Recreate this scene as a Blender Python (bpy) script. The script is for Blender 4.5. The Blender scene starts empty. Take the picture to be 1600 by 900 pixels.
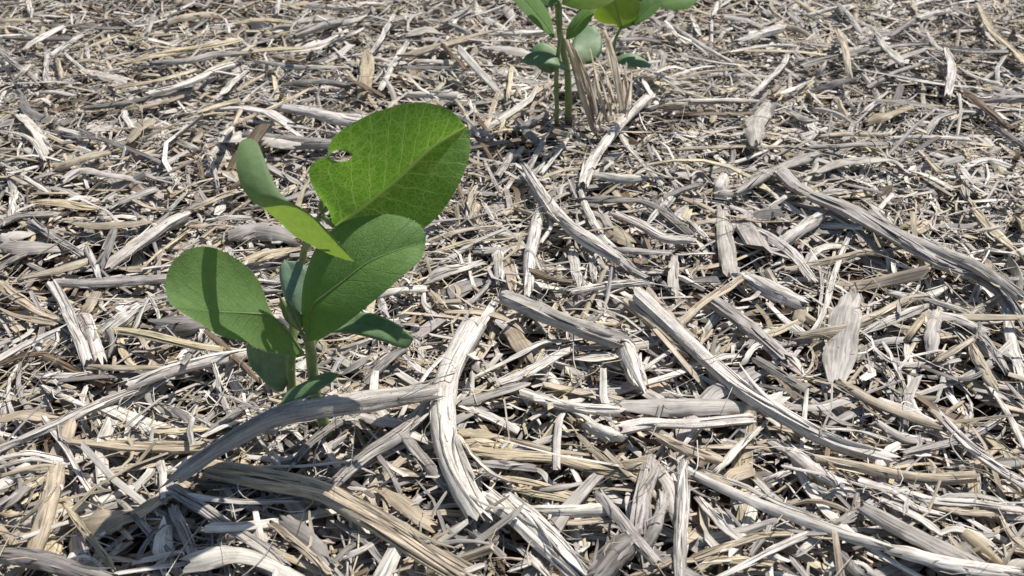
import bpy, math, random
import numpy as np
from mathutils import Vector

SC = bpy.context.scene
COL = SC.collection
rng = np.random.default_rng(7)
random.seed(7)

# ------------------------------------------------------------------ camera, light
CAM_H, PITCH, FPX = 0.235, math.radians(33.0), 1540.0     # metres, rad, pixels of a 1600 px wide frame
cam_data = bpy.data.cameras.new("camera")
cam = bpy.data.objects.new("camera", cam_data)
COL.objects.link(cam)
cam.location = (0, 0, CAM_H)
cam.rotation_euler = (math.pi / 2 - PITCH, 0, 0)
cam_data.sensor_width = 36
cam_data.lens = 36 * FPX / 1600
cam_data.clip_start = 0.01
cam_data.clip_end = 500
SC.camera = cam
cam_data.dof.use_dof = True
cam_data.dof.focus_distance = 0.38
cam_data.dof.aperture_fstop = 30

SUN_EL, SUN_AZ = math.radians(58), math.radians(44)       # azimuth from +Y towards +X
world = bpy.data.worlds.new("World")
SC.world = world
world.use_nodes = True
wn = world.node_tree.nodes
sky = wn.new("ShaderNodeTexSky")
sky.sky_type = 'NISHITA'
sky.sun_disc = False
sky.sun_elevation = SUN_EL
sky.sun_rotation = SUN_AZ
wn["Background"].inputs[1].default_value = 0.09
world.node_tree.links.new(sky.outputs[0], wn["Background"].inputs[0])
sun_data = bpy.data.lights.new("sun", 'SUN')
sun_data.energy = 5.0
sun_data.angle = math.radians(0.5)
sun_data.color = (1.0, 0.95, 0.88)
sun = bpy.data.objects.new("sun", sun_data)
COL.objects.link(sun)
SUN_DIR = Vector((math.sin(SUN_AZ) * math.cos(SUN_EL), math.cos(SUN_AZ) * math.cos(SUN_EL), math.sin(SUN_EL)))
sun.rotation_euler = SUN_DIR.to_track_quat('Z', 'Y').to_euler()
SC.view_settings.view_transform = 'Standard'
SC.view_settings.look = 'None'
SC.view_settings.exposure = 0.12
SC.view_settings.gamma = 1.0
SC.cycles.max_bounces = 8
SC.cycles.transparent_max_bounces = 8

# ------------------------------------------------------------------ photograph geometry -> place
Fv = np.array([0, math.cos(PITCH), -math.sin(PITCH)])
Uv = np.array([0, math.sin(PITCH), math.cos(PITCH)])
Rv = np.array([1.0, 0, 0])
CAMP = np.array([0, 0, CAM_H])

def rays(px):
    px = np.asarray(px, float)
    return Fv + ((px[:, :1] - 800) / FPX) * Rv + ((450 - px[:, 1:2]) / FPX) * Uv

def on_height(px, z):                       # points where the sight lines meet heights z
    d = rays(px)
    return CAMP + d * ((z - CAM_H) / d[:, 2])[:, None]

def on_depth(px, Y):                        # points where the sight lines meet world depths Y
    d = rays(px)
    return CAMP + d * (np.asarray(Y, float) / d[:, 1])[:, None]

def to_px(P):
    q = P - CAMP
    D = q @ Fv
    return np.stack([800 + FPX * (q @ Rv) / D, 450 - FPX * (q @ Uv) / D], -1)

def smooth_path(pts, n, closed=False):       # Catmull-Rom, n samples even in chord length
    p = np.asarray(pts, float)
    if len(p) == 2:
        t = np.linspace(0, 1, n)[:, None]
        return p[0] * (1 - t) + p[1] * t
    ext = np.vstack([2 * p[0] - p[1], p, 2 * p[-1] - p[-2]])
    out = []
    for i in range(1, len(ext) - 2):
        a, b, c, d = ext[i - 1], ext[i], ext[i + 1], ext[i + 2]
        t = np.linspace(0, 1, 24, endpoint=False)[:, None]
        out.append(0.5 * ((2 * b) + (c - a) * t + (2 * a - 5 * b + 4 * c - d) * t ** 2 + (3 * b - a - 3 * c + d) * t ** 3))
    out = np.vstack(out + [p[-1:]])
    s = np.r_[0, np.cumsum(np.linalg.norm(np.diff(out, axis=0), axis=1))]
    q = np.linspace(0, s[-1], n)
    return np.stack([np.interp(q, s, out[:, k]) for k in range(out.shape[1])], -1)

def knot_path(pts, n, knots):              # the same curve with each control point at a given fraction
    fine = smooth_path(pts, 400)
    idx = [int(np.argmin(np.linalg.norm(fine - q, axis=1))) for q in pts]
    at = np.interp(np.linspace(0, 1, n), knots, idx)
    return np.stack([np.interp(at, np.arange(400), fine[:, k]) for k in range(fine.shape[1])], -1)

def norm(v):
    return v / np.maximum(np.linalg.norm(v, axis=-1, keepdims=True), 1e-12)

# ------------------------------------------------------------------ materials
def nodes_of(name):
    m = bpy.data.materials.new(name)
    m.use_nodes = True
    nt = m.node_tree
    return m, nt, nt.nodes, nt.links, nt.nodes["Principled BSDF"]

def math_node(nt, op, a, b=None, c=None):
    n = nt.nodes.new("ShaderNodeMath")
    n.operation = op
    for i, v in enumerate((a, b, c)):
        if v is None:
            continue
        if isinstance(v, (int, float)):
            n.inputs[i].default_value = v
        else:
            nt.links.new(v, n.inputs[i])
    return n.outputs[0]

def mix_rgb(nt, kind, fac, a, b):
    n = nt.nodes.new("ShaderNodeMix")
    n.data_type = 'RGBA'
    n.blend_type = kind
    for sock, v in ((n.inputs[0], fac), (n.inputs[6], a), (n.inputs[7], b)):
        if isinstance(v, (int, float)):
            sock.default_value = v
        elif isinstance(v, tuple):
            sock.default_value = (*v, 1)
        else:
            nt.links.new(v, sock)
    return n.outputs[2]

def ramp(nt, fac, stops):
    n = nt.nodes.new("ShaderNodeValToRGB")
    e = n.color_ramp.elements
    while len(e) < len(stops):
        e.new(0.5)
    for el, (p, c) in zip(e, stops):
        el.position = p
        el.color = (c, c, c, 1) if isinstance(c, (int, float)) else (*c, 1)
    nt.links.new(fac, n.inputs[0])
    return n.outputs[0]

def noise(nt, vec, scale, detail=3, rough=0.6):
    n = nt.nodes.new("ShaderNodeTexNoise")
    n.inputs["Scale"].default_value = scale
    n.inputs["Detail"].default_value = detail
    n.inputs["Roughness"].default_value = rough
    nt.links.new(vec, n.inputs["Vector"])
    return n.outputs[0]

def straw_material(name, specks=0.0, streak=1.0, bump=0.5, thin=0.0):
    m, nt, N, L, P = nodes_of(name)
    uv = N.new("ShaderNodeUVMap")
    uv.uv_map = "grain"
    sep = N.new("ShaderNodeSeparateXYZ")
    L.new(uv.outputs[0], sep.inputs[0])
    at = N.new("ShaderNodeAttribute")
    at.attribute_name = "tint"
    seed = math_node(nt, 'MULTIPLY', at.outputs["Alpha"], 137.0)
    def vec(su, sv):
        c = N.new("ShaderNodeCombineXYZ")
        L.new(math_node(nt, 'MULTIPLY', sep.outputs[0], su), c.inputs[0])
        L.new(math_node(nt, 'MULTIPLY', sep.outputs[1], sv), c.inputs[1])
        L.new(seed, c.inputs[2])
        return c.outputs[0]
    fine = noise(nt, vec(1.35, 0.06), 1.0, 4, 0.7)
    broad = noise(nt, vec(0.42, 0.035), 1.0, 3, 0.6)
    blotch = noise(nt, vec(0.22, 0.16), 1.0, 3, 0.55)
    dark = ramp(nt, fine, [(0.36, 1.0 - 0.80 * streak), (0.46, 0.86), (0.56, 1.15)])
    dark2 = ramp(nt, broad, [(0.28, 1.0 - 0.5 * streak), (0.5, 0.98), (0.75, 1.16)])
    col = mix_rgb(nt, 'MULTIPLY', 1.0, at.outputs["Color"], dark)
    col = mix_rgb(nt, 'MULTIPLY', 1.0, col, dark2)
    weather = ramp(nt, blotch, [(0.42, 0.0), (0.66, 0.62)])
    grey = mix_rgb(nt, 'MULTIPLY', 1.0, col, (0.60, 0.585, 0.57))
    col = mix_rgb(nt, 'MIX', weather, col, grey)
    stain = ramp(nt, noise(nt, vec(0.4, 0.11), 1.0, 2, 0.5), [(0.58, 0.0), (0.74, 0.4)])
    col = mix_rgb(nt, 'MIX', stain, col, mix_rgb(nt, 'MULTIPLY', 1.0, col, (0.62, 0.43, 0.28)))
    if specks:
        vo = N.new("ShaderNodeTexVoronoi")
        vo.inputs["Scale"].default_value = 1.0
        L.new(vec(1.5, 0.9), vo.inputs["Vector"])
        sp = ramp(nt, vo.outputs["Distance"], [(0.13, specks), (0.26, 0.0)])
        gate = ramp(nt, noise(nt, vec(0.9, 0.5), 1.0, 2), [(0.40, 0.0), (0.52, 1.0)])
        sp = math_node(nt, 'MULTIPLY', sp, gate)
        col = mix_rgb(nt, 'MIX', sp, col, (0.06, 0.05, 0.055))
    L.new(col, P.inputs["Base Color"])
    P.inputs["Roughness"].default_value = 0.58
    P.inputs["Specular IOR Level"].default_value = 0.38
    b = N.new("ShaderNodeBump")
    b.inputs["Strength"].default_value = bump
    b.inputs["Distance"].default_value = 0.0004
    L.new(math_node(nt, 'ADD', fine, math_node(nt, 'MULTIPLY', broad, 0.8)), b.inputs["Height"])
    L.new(b.outputs[0], P.inputs["Normal"])
    if thin:
        tr = N.new("ShaderNodeBsdfTranslucent")
        L.new(mix_rgb(nt, 'MULTIPLY', 1.0, col, (1.0, 0.92, 0.78)), tr.inputs[0])
        mx = N.new("ShaderNodeMixShader")
        mx.inputs[0].default_value = thin
        L.new(P.outputs[0], mx.inputs[1])
        L.new(tr.outputs[0], mx.inputs[2])
        L.new(mx.outputs[0], N["Material Output"].inputs[0])
    return m

M_STRAW = straw_material("weathered_straw")
M_SPECK = straw_material("speckled_stalk", specks=0.9, streak=0.55)
M_HUSK = straw_material("papery_husk", specks=0.0, streak=0.38, bump=0.35, thin=0.22)
M_THIN = straw_material("thin_straw", streak=0.7, bump=0.3, thin=0.5)
M_BITS = straw_material("straw_bits", streak=0.8, bump=0.2)

def soil_material():
    m, nt, N, L, P = nodes_of("dark_soil")
    tc = N.new("ShaderNodeTexCoord")
    n1 = noise(nt, tc.outputs["Object"], 90, 5, 0.65)
    n2 = noise(nt, tc.outputs["Object"], 420, 3, 0.6)
    c = ramp(nt, n1, [(0.3, (0.028, 0.019, 0.013)), (0.7, (0.11, 0.076, 0.05))])
    L.new(c, P.inputs["Base Color"])
    P.inputs["Roughness"].default_value = 0.95
    P.inputs["Specular IOR Level"].default_value = 0.1
    b = N.new("ShaderNodeBump")
    b.inputs["Strength"].default_value = 0.8
    b.inputs["Distance"].default_value = 0.003
    L.new(math_node(nt, 'ADD', n1, n2), b.inputs["Height"])
    L.new(b.outputs[0], P.inputs["Normal"])
    return m
M_SOIL = soil_material()

def leaf_material(name, top, under, trans, trans_amt, vein_amt, gloss, bump=0.4, vein_col=(0.20, 0.33, 0.09), vein_trans=(0.62, 0.82, 0.20)):
    m, nt, N, L, P = nodes_of(name)
    uv = N.new("ShaderNodeUVMap")
    uv.uv_map = "blade"                       # x: mm sideways from the midrib, y: mm along it
    sep = N.new("ShaderNodeSeparateXYZ")
    L.new(uv.outputs[0], sep.inputs[0])
    wob = N.new("ShaderNodeTexNoise")
    wob.inputs["Scale"].default_value = 0.22
    L.new(uv.outputs[0], wob.inputs["Vector"])
    wb = math_node(nt, 'SUBTRACT', wob.outputs[0], 0.5)
    s = math_node(nt, 'ABSOLUTE', sep.outputs[0])
    # laterals leave the midrib and sweep towards the tip
    side = math_node(nt, 'GREATER_THAN', sep.outputs[0], 0.0)
    t = math_node(nt, 'SUBTRACT', sep.outputs[1], math_node(nt, 'MULTIPLY', math_node(nt, 'POWER', s, 0.88), 1.02))
    t = math_node(nt, 'ADD', t, math_node(nt, 'MULTIPLY', wb, 3.2))
    t = math_node(nt, 'ADD', math_node(nt, 'DIVIDE', t, 5.6), math_node(nt, 'MULTIPLY', side, 0.45))
    d = math_node(nt, 'ABSOLUTE', math_node(nt, 'SUBTRACT', math_node(nt, 'FRACT', t), 0.5))
    thin_out = math_node(nt, 'ADD', 5.0, math_node(nt, 'MULTIPLY', s, 0.35))
    lat = ramp(nt, math_node(nt, 'MULTIPLY', d, thin_out), [(0.10, 0.85), (0.36, 0.0)])
    mid = ramp(nt, s, [(0.42, 1.0), (0.8, 0.0)])
    warp = N.new("ShaderNodeMapping")
    warp.inputs["Rotation"].default_value = (0, 0, 0.5)
    warp.inputs["Scale"].default_value = (1.0, 1.35, 1.0)
    L.new(uv.outputs[0], warp.inputs[0])
    vo0 = N.new("ShaderNodeTexVoronoi")
    vo0.feature = 'DISTANCE_TO_EDGE'
    vo0.inputs["Scale"].default_value = 0.27
    L.new(warp.outputs[0], vo0.inputs["Vector"])
    net0 = ramp(nt, vo0.outputs["Distance"], [(0.008, 0.6), (0.045, 0.0)])
    vo = N.new("ShaderNodeTexVoronoi")
    vo.feature = 'DISTANCE_TO_EDGE'
    vo.inputs["Scale"].default_value = 0.62
    L.new(uv.outputs[0], vo.inputs["Vector"])
    net = ramp(nt, vo.outputs["Distance"], [(0.01, 0.5), (0.075, 0.0)])
    vo2 = N.new("ShaderNodeTexVoronoi")
    vo2.feature = 'DISTANCE_TO_EDGE'
    vo2.inputs["Scale"].default_value = 1.2
    L.new(uv.outputs[0], vo2.inputs["Vector"])
    net2 = ramp(nt, vo2.outputs["Distance"], [(0.02, 0.28), (0.16, 0.0)])
    v = math_node(nt, 'MAXIMUM', math_node(nt, 'MAXIMUM', lat, mid), math_node(nt, 'MAXIMUM', net0, math_node(nt, 'MAXIMUM', net, net2)))
    vf = math_node(nt, 'MULTIPLY', v, vein_amt)
    mott = noise(nt, uv.outputs[0], 0.35, 4, 0.65)
    mott2 = noise(nt, uv.outputs[0], 2.6, 2, 0.6)
    mk = math_node(nt, 'ADD', math_node(nt, 'MULTIPLY', mott, 0.7), math_node(nt, 'MULTIPLY', mott2, 0.5))
    vary = ramp(nt, mk, [(0.35, 0.74), (0.85, 1.25)])
    geo = N.new("ShaderNodeNewGeometry")
    base = mix_rgb(nt, 'MIX', geo.outputs["Backfacing"], top, under)
    base = mix_rgb(nt, 'MULTIPLY', 1.0, base, vary)
    base = mix_rgb(nt, 'MIX', math_node(nt, 'MULTIPLY', vf, 0.75), base, vein_col)
    L.new(base, P.inputs["Base Color"])
    P.inputs["Roughness"].default_value = gloss
    P.inputs["Specular IOR Level"].default_value = 0.28
    P.inputs["Sheen Weight"].default_value = 0.04
    P.inputs["Sheen Roughness"].default_value = 0.4
    tr = N.new("ShaderNodeBsdfTranslucent")
    tcol = mix_rgb(nt, 'MULTIPLY', 1.0, trans, vary)
    tcol = mix_rgb(nt, 'MIX', math_node(nt, 'MULTIPLY', vf, 0.8), tcol, vein_trans)
    L.new(tcol, tr.inputs[0])
    # dry brown rim where an insect has bitten, a few pale specks
    bite = N.new("ShaderNodeAttribute")
    bite.attribute_name = "bite"
    bf = math_node(nt, 'MULTIPLY', bite.outputs["Fac"], ramp(nt, mott2, [(0.35, 0.0), (0.7, 0.3)]))
    vs = N.new("ShaderNodeTexVoronoi")
    vs.inputs["Scale"].default_value = 0.22
    L.new(uv.outputs[0], vs.inputs["Vector"])
    speck = ramp(nt, vs.outputs["Distance"], [(0.035, 0.5), (0.07, 0.0)])
    base = mix_rgb(nt, 'MIX', speck, base, (0.28, 0.30, 0.17))
    L.new(mix_rgb(nt, 'MIX', bf, base, (0.17, 0.11, 0.04)), P.inputs["Base Color"])
    L.new(mix_rgb(nt, 'MIX', bf, tcol, (0.20, 0.11, 0.02)), tr.inputs[0])
    b = N.new("ShaderNodeBump")
    b.inputs["Strength"].default_value = bump
    b.inputs["Distance"].default_value = 0.0006
    quilt = math_node(nt, 'SUBTRACT', math_node(nt, 'MULTIPLY', mott2, 0.35), math_node(nt, 'MULTIPLY', math_node(nt, 'MAXIMUM', lat, net), 0.6))
    L.new(quilt, b.inputs["Height"])
    L.new(b.outputs[0], P.inputs["Normal"])
    mx = N.new("ShaderNodeMixShader")
    mx.inputs[0].default_value = trans_amt
    L.new(P.outputs[0], mx.inputs[1])
    L.new(tr.outputs[0], mx.inputs[2])
    L.new(mx.outputs[0], N["Material Output"].inputs[0])
    return m

M_LEAF = leaf_material("green_leaf", (0.062, 0.145, 0.034), (0.085, 0.165, 0.055), (0.14, 0.37, 0.008), 0.47, 1.0, 0.48, bump=0.45)
M_LEAF_DULL = leaf_material("dull_leaf", (0.125, 0.225, 0.062), (0.13, 0.21, 0.07), (0.16, 0.36, 0.03), 0.28, 0.9, 0.58, bump=0.5,
                            vein_col=(0.08, 0.17, 0.045), vein_trans=(0.2, 0.4, 0.05))
M_LEAF_YOUNG = leaf_material("young_leaf", (0.20, 0.29, 0.155), (0.20, 0.29, 0.155), (0.21, 0.34, 0.03), 0.46, 0.34, 0.48, bump=0.15,
                             vein_col=(0.16, 0.25, 0.08), vein_trans=(0.5, 0.6, 0.1))

M_LEAF_BRIGHT = leaf_material("bright_leaf", (0.11, 0.20, 0.05), (0.12, 0.20, 0.05), (0.30, 0.46, 0.02), 0.52, 0.4, 0.48, bump=0.2,
                              vein_col=(0.16, 0.25, 0.08), vein_trans=(0.5, 0.6, 0.1))

def fleshy_material(name, col, rough, speck=0.0):
    m, nt, N, L, P = nodes_of(name)
    tc = N.new("ShaderNodeTexCoord")
    n1 = noise(nt, tc.outputs["Object"], 300, 4, 0.6)
    n2 = noise(nt, tc.outputs["Object"], 1400, 2, 0.6)
    v = ramp(nt, math_node(nt, 'ADD', math_node(nt, 'MULTIPLY', n1, 0.7), math_node(nt, 'MULTIPLY', n2, 0.3)), [(0.3, 0.7), (0.7, 1.25)])
    L.new(mix_rgb(nt, 'MULTIPLY', 1.0, col, v), P.inputs["Base Color"])
    P.inputs["Roughness"].default_value = rough
    P.inputs["Specular IOR Level"].default_value = 0.45
    P.inputs["Subsurface Weight"].default_value = 0.12
    P.inputs["Subsurface Radius"].default_value = (0.0008, 0.0016, 0.0004)
    P.inputs["Subsurface Scale"].default_value = 1.0
    b = N.new("ShaderNodeBump")
    b.inputs["Strength"].default_value = 0.3
    b.inputs["Distance"].default_value = 0.0003
    L.new(n2, b.inputs["Height"])
    L.new(b.outputs[0], P.inputs["Normal"])
    return m
M_COTY = fleshy_material("cotyledon_flesh", (0.12, 0.205, 0.085), 0.55)
M_COTY_PALE = fleshy_material("pale_cotyledon", (0.17, 0.255, 0.165), 0.5)
M_STEM = fleshy_material("stem_skin", (0.19, 0.25, 0.085), 0.55)
M_FOOT = fleshy_material("corky_foot", (0.17, 0.15, 0.075), 0.75)
M_BUD = fleshy_material("bud_skin", (0.17, 0.23, 0.09), 0.6)

def hair_material():
    m, nt, N, L, P = nodes_of("pale_hair")
    P.inputs["Base Color"].default_value = (0.55, 0.58, 0.42, 1)
    P.inputs["Roughness"].default_value = 0.5
    return m
M_HAIR = hair_material()

# ------------------------------------------------------------------ mesh building
def build(name, V, quads, caps=None, uv=None, uvname="grain", tint=None, mat=None, parent=None, sharp=None):
    """One mesh object out of arrays: V (n,3), quads (m,4), caps (c,k), uv per corner, tint per vertex."""
    me = bpy.data.meshes.new(name)
    V = np.asarray(V, np.float32)
    me.vertices.add(len(V))
    me.vertices.foreach_set("co", V.ravel())
    idx = [np.asarray(quads, np.int32).ravel()]
    sizes = [np.full(len(quads), quads.shape[1], np.int32)]
    if caps is not None and len(caps):
        idx.append(np.asarray(caps, np.int32).ravel())
        sizes.append(np.full(len(caps), caps.shape[1], np.int32))
    idx, sizes = np.concatenate(idx), np.concatenate(sizes)
    me.loops.add(len(idx))
    me.loops.foreach_set("vertex_index", idx)
    me.polygons.add(len(sizes))
    me.polygons.foreach_set("loop_start", np.r_[0, np.cumsum(sizes)[:-1]].astype(np.int32))
    me.polygons.foreach_set("loop_total", sizes)
    me.polygons.foreach_set("use_smooth", np.ones(len(sizes), bool))
    me.update(calc_edges=True)
    if uv is not None:
        lay = me.uv_layers.new(name=uvname)
        u = np.zeros((len(idx), 2), np.float32)
        u[:len(uv)] = uv
        lay.data.foreach_set("uv", u.ravel())
    if tint is not None:
        ca = me.color_attributes.new("tint", 'FLOAT_COLOR', 'POINT')
        ca.data.foreach_set("color", np.asarray(tint, np.float32).ravel())
    if sharp:
        me.set_sharp_from_angle(angle=math.radians(sharp))
    if mat:
        me.materials.append(mat)
    o = bpy.data.objects.new(name, me)
    COL.objects.link(o)
    if parent:
        o.parent = parent
    return o

def frames(P, roll, up=None):
    T = np.empty_like(P)
    T[:, 1:-1] = P[:, 2:] - P[:, :-2]
    T[:, 0] = P[:, 1] - P[:, 0]
    T[:, -1] = P[:, -1] - P[:, -2]
    T = norm(T)
    upv = np.array([0, 0, 1.0]) if up is None else up
    S = np.cross(T, np.broadcast_to(upv, T.shape))
    bad = np.linalg.norm(S, axis=-1) < 0.15
    S[bad] = np.cross(T[bad], np.array([0.3, 1.0, 0]))
    S = norm(S)
    Nn = np.cross(S, T)
    c, s = np.cos(roll)[..., None], np.sin(roll)[..., None]
    return T, S * c + Nn * s, Nn * c - S * s

def sweep(P, X, Y, roll, jag=None, up=None):
    """P (N,S,3) centre lines, X/Y (N,S,K) cross-sections (closed loops), roll (N,S), jag (N,2,K) end offsets along the line."""
    T, Sd, Nn = frames(P, roll, up)
    V = P[:, :, None, :] + X[..., None] * Sd[:, :, None, :] + Y[..., None] * Nn[:, :, None, :]
    if jag is not None:
        V[:, 0] -= jag[:, 0, :, None] * T[:, 0, None, :]
        V[:, -1] += jag[:, 1, :, None] * T[:, -1, None, :]
    return V

def grid_faces(N, S, K):
    n, s, k = np.meshgrid(np.arange(N), np.arange(S - 1), np.arange(K), indexing='ij')
    k2 = (k + 1) % K
    b = n * S * K
    q = np.stack([b + s * K + k, b + s * K + k2, b + (s + 1) * K + k2, b + (s + 1) * K + k], -1).reshape(-1, 4)
    b0 = (np.arange(N) * S * K)[:, None]
    caps = np.concatenate([b0 + np.arange(K)[::-1], b0 + (S - 1) * K + np.arange(K)])
    return q, caps

def grain_uv(V):
    """per quad corner: x mm round the section, y mm along."""
    N, S, K, _ = V.shape
    ring = np.concatenate([V, V[:, :, :1]], 2)
    du = np.linalg.norm(np.diff(ring, axis=2), axis=-1).mean(1)
    u = np.concatenate([np.zeros((N, 1)), np.cumsum(du, 1)], 1) * 1000
    dv = np.linalg.norm(np.diff(V.mean(2), axis=1), axis=-1)
    v = np.concatenate([np.zeros((N, 1)), np.cumsum(dv, 1)], 1) * 1000
    U0 = np.broadcast_to(u[:, None, :-1], (N, S - 1, K))
    U1 = np.broadcast_to(u[:, None, 1:], (N, S - 1, K))
    A = np.broadcast_to(v[:, :-1, None], (N, S - 1, K))
    B = np.broadcast_to(v[:, 1:, None], (N, S - 1, K))
    return np.stack([np.stack([U0, A], -1), np.stack([U1, A], -1), np.stack([U1, B], -1), np.stack([U0, B], -1)], 3).reshape(-1, 2)

def strip_section(K, w, th, curve):
    """closed loop of a thin bent strip; w, th, curve broadcast to (...,1)."""
    h = K // 2
    x = np.linspace(-0.5, 0.5, h)
    arch = (0.25 - x * x) * 4
    X = np.concatenate([x, x[::-1]])
    A = np.concatenate([arch, arch[::-1]])
    sgn = np.concatenate([np.ones(h), -np.ones(h)])
    return X * w, A * curve * w + sgn * th * 0.5

# ------------------------------------------------------------------ the residue mat as a height map
GX0, GY0, GS = -0.75, 0.02, 0.001
GW, GH = 1500, 1180
def soft_noise(nx, ny, seed):
    r = np.random.default_rng(seed).random((ny + 3, nx + 3))
    ys, xs = np.linspace(0, ny, GH), np.linspace(0, nx, GW)
    yi, xi = ys.astype(int), xs.astype(int)
    fy, fx = (ys - yi)[:, None], (xs - xi)[None]
    fy, fx = fy * fy * (3 - 2 * fy), fx * fx * (3 - 2 * fx)
    g = lambda a, b: r[np.ix_(yi + a, xi + b)]
    return (g(0, 0) * (1 - fx) + g(0, 1) * fx) * (1 - fy) + (g(1, 0) * (1 - fx) + g(1, 1) * fx) * fy
H0 = 0.004 + 0.0055 * soft_noise(22, 17, 3) + 0.0045 * soft_noise(60, 47, 4)
H0 = H0.astype(np.float64)
Hmap = H0.copy()

def h_at(M, xy):
    i = np.clip(((xy[..., 0] - GX0) / GS).astype(int), 0, GW - 1)
    j = np.clip(((xy[..., 1] - GY0) / GS).astype(int), 0, GH - 1)
    return M[j, i]

def stamp(P, halfw, ht):
    """raise the height map under a laid piece: P (S,3) centre line, half width, half height."""
    n = max(4, int(np.linalg.norm(np.diff(P, axis=0), axis=1).sum() / 0.0007))
    q = np.linspace(0, len(P) - 1, n)
    D = np.stack([np.interp(q, np.arange(len(P)), P[:, k]) for k in range(3)], -1)
    T = norm(np.gradient(D, axis=0) * np.array([1, 1, 0.0]))
    Sd = np.stack([T[:, 1], -T[:, 0]], -1)
    for f in np.linspace(-1, 1, max(3, int(halfw / 0.0005) * 2 + 1)):
        xy = D[:, :2] + Sd * f * halfw
        i = np.clip(((xy[:, 0] - GX0) / GS).astype(int), 0, GW - 1)
        j = np.clip(((xy[:, 1] - GY0) / GS).astype(int), 0, GH - 1)
        np.maximum.at(Hmap, (j, i), D[:, 2] + ht * math.sqrt(max(0, 1 - f * f * 0.8)))

def lay(px, wpx, flat, S, slack=0.0014, cap=0.017, lift=0.0):
    """lay a traced piece on the mat: returns its centre line (S,3) and its width in metres."""
    path = smooth_path(px, S)
    z = np.full(S, 0.012)
    for _ in range(3):
        P = on_height(path, z)
        D = (P - CAMP) @ Fv
        wid = wpx / FPX * D                        # metres across
        ht = wid * flat
        T = norm(np.gradient(P, axis=0) * np.array([1, 1, 0.0]))
        Sd = np.stack([T[:, 1], -T[:, 0]], -1)
        h = np.max([h_at(Hmap, P[:, :2] + Sd * (f * wid)[:, None]) for f in (-0.4, 0, 0.4)], 0)
        t = np.linspace(-1, 1, S)
        a, b = np.polynomial.polynomial.polyfit(t, h, 1)
        b = np.clip(b, -0.006, 0.006)
        base = a + b * t
        base = base + max(0, np.max(h - slack - base))
        base = np.minimum(base, h_at(H0, P[:, :2]) + cap)
        sag = 0.0012 * (t * t - 0.33) * (S > 3)
        z = base + ht * 0.5 + lift - sag
        z = np.minimum(z, 0.034)
    P = on_height(path, z)
    return P, wid

PALETTE = {'w': (0.66, 0.615, 0.55), 'g': (0.41, 0.38, 0.342), 'd': (0.25, 0.23, 0.21), 't': (0.50, 0.42, 0.31),
           'y': (0.58, 0.49, 0.33), 'b': (0.19, 0.135, 0.085)}
TONE_WORD = {'w': 'pale', 'g': 'grey', 'd': 'dark grey', 't': 'tan', 'y': 'yellowish', 'b': 'brown'}  # dark grey and brown also stand for shade painted into some pieces

def tint_for(tone, n=1, jitter=0.12):
    c = np.array(PALETTE[tone])
    k = 1 + (rng.random((n, 1)) - 0.5) * 2 * jitter
    hue = 1 + (rng.random((n, 3)) - 0.5) * 0.03
    return np.concatenate([c * k * hue, rng.random((n, 1))], 1)

# ------------------------------------------------------------------ ground
def add_ground():
    n = 40
    xs = np.r_[np.linspace(-60, -1.2, 8)[:-1], np.linspace(-1.2, 1.2, 90), np.linspace(1.2, 60, 8)[1:]]
    ys = np.r_[np.linspace(-60, -0.3, 8)[:-1], np.linspace(-0.3, 1.7, 80), np.linspace(1.7, 60, 8)[1:]]
    Xg, Yg = np.meshgrid(xs, ys)
    near = (np.abs(Xg) < 1.19) & (Yg > -0.29) & (Yg < 1.69)
    Z = np.where(near, (rng.random(Xg.shape) - 0.6) * 0.003, -0.001)
    V = np.stack([Xg, Yg, Z], -1).reshape(-1, 3)
    w = len(xs)
    i, j = np.meshgrid(np.arange(w - 1), np.arange(len(ys) - 1))
    a = (j * w + i).ravel()
    o = build("ground", V, np.stack([a, a + 1, a + w + 1, a + w], -1), mat=M_SOIL)
    o["kind"] = "structure"
    o["label"] = "dark brown field soil showing in the gaps under the straw"
add_ground()

# ------------------------------------------------------------------ uncountable litter that fills the mat
TONES = np.array([PALETTE[k] for k in 'wgtydb'])
TONE_P = np.array([0.37, 0.25, 0.20, 0.10, 0.065, 0.015])

def scatter_xy(n, wide=False, holes=True):
    out = []
    have = 0
    while have < n:
        m = n * 3
        if wide:
            x, y = rng.uniform(-1.1, 1.1, m), rng.uniform(-0.25, 1.6, m)
            inside = (np.abs(x) < 0.115 + y * 0.60) & (y > 0.14) & (y < 1.05)
            ok = ~inside
        else:
            y = rng.uniform(0.14, 1.05, m)
            x = rng.uniform(-0.75, 0.75, m)
            ok = np.abs(x) < 0.115 + y * 0.60
            if holes:
                h = h_at(H0, np.stack([x, y], -1))
                ok &= rng.random(m) < np.clip((h - 0.004) / 0.006, 0.08, 1)
        p = np.stack([x, y], -1)[ok]
        out.append(p)
        have += len(p)
    return np.concatenate(out)[:n]

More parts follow.
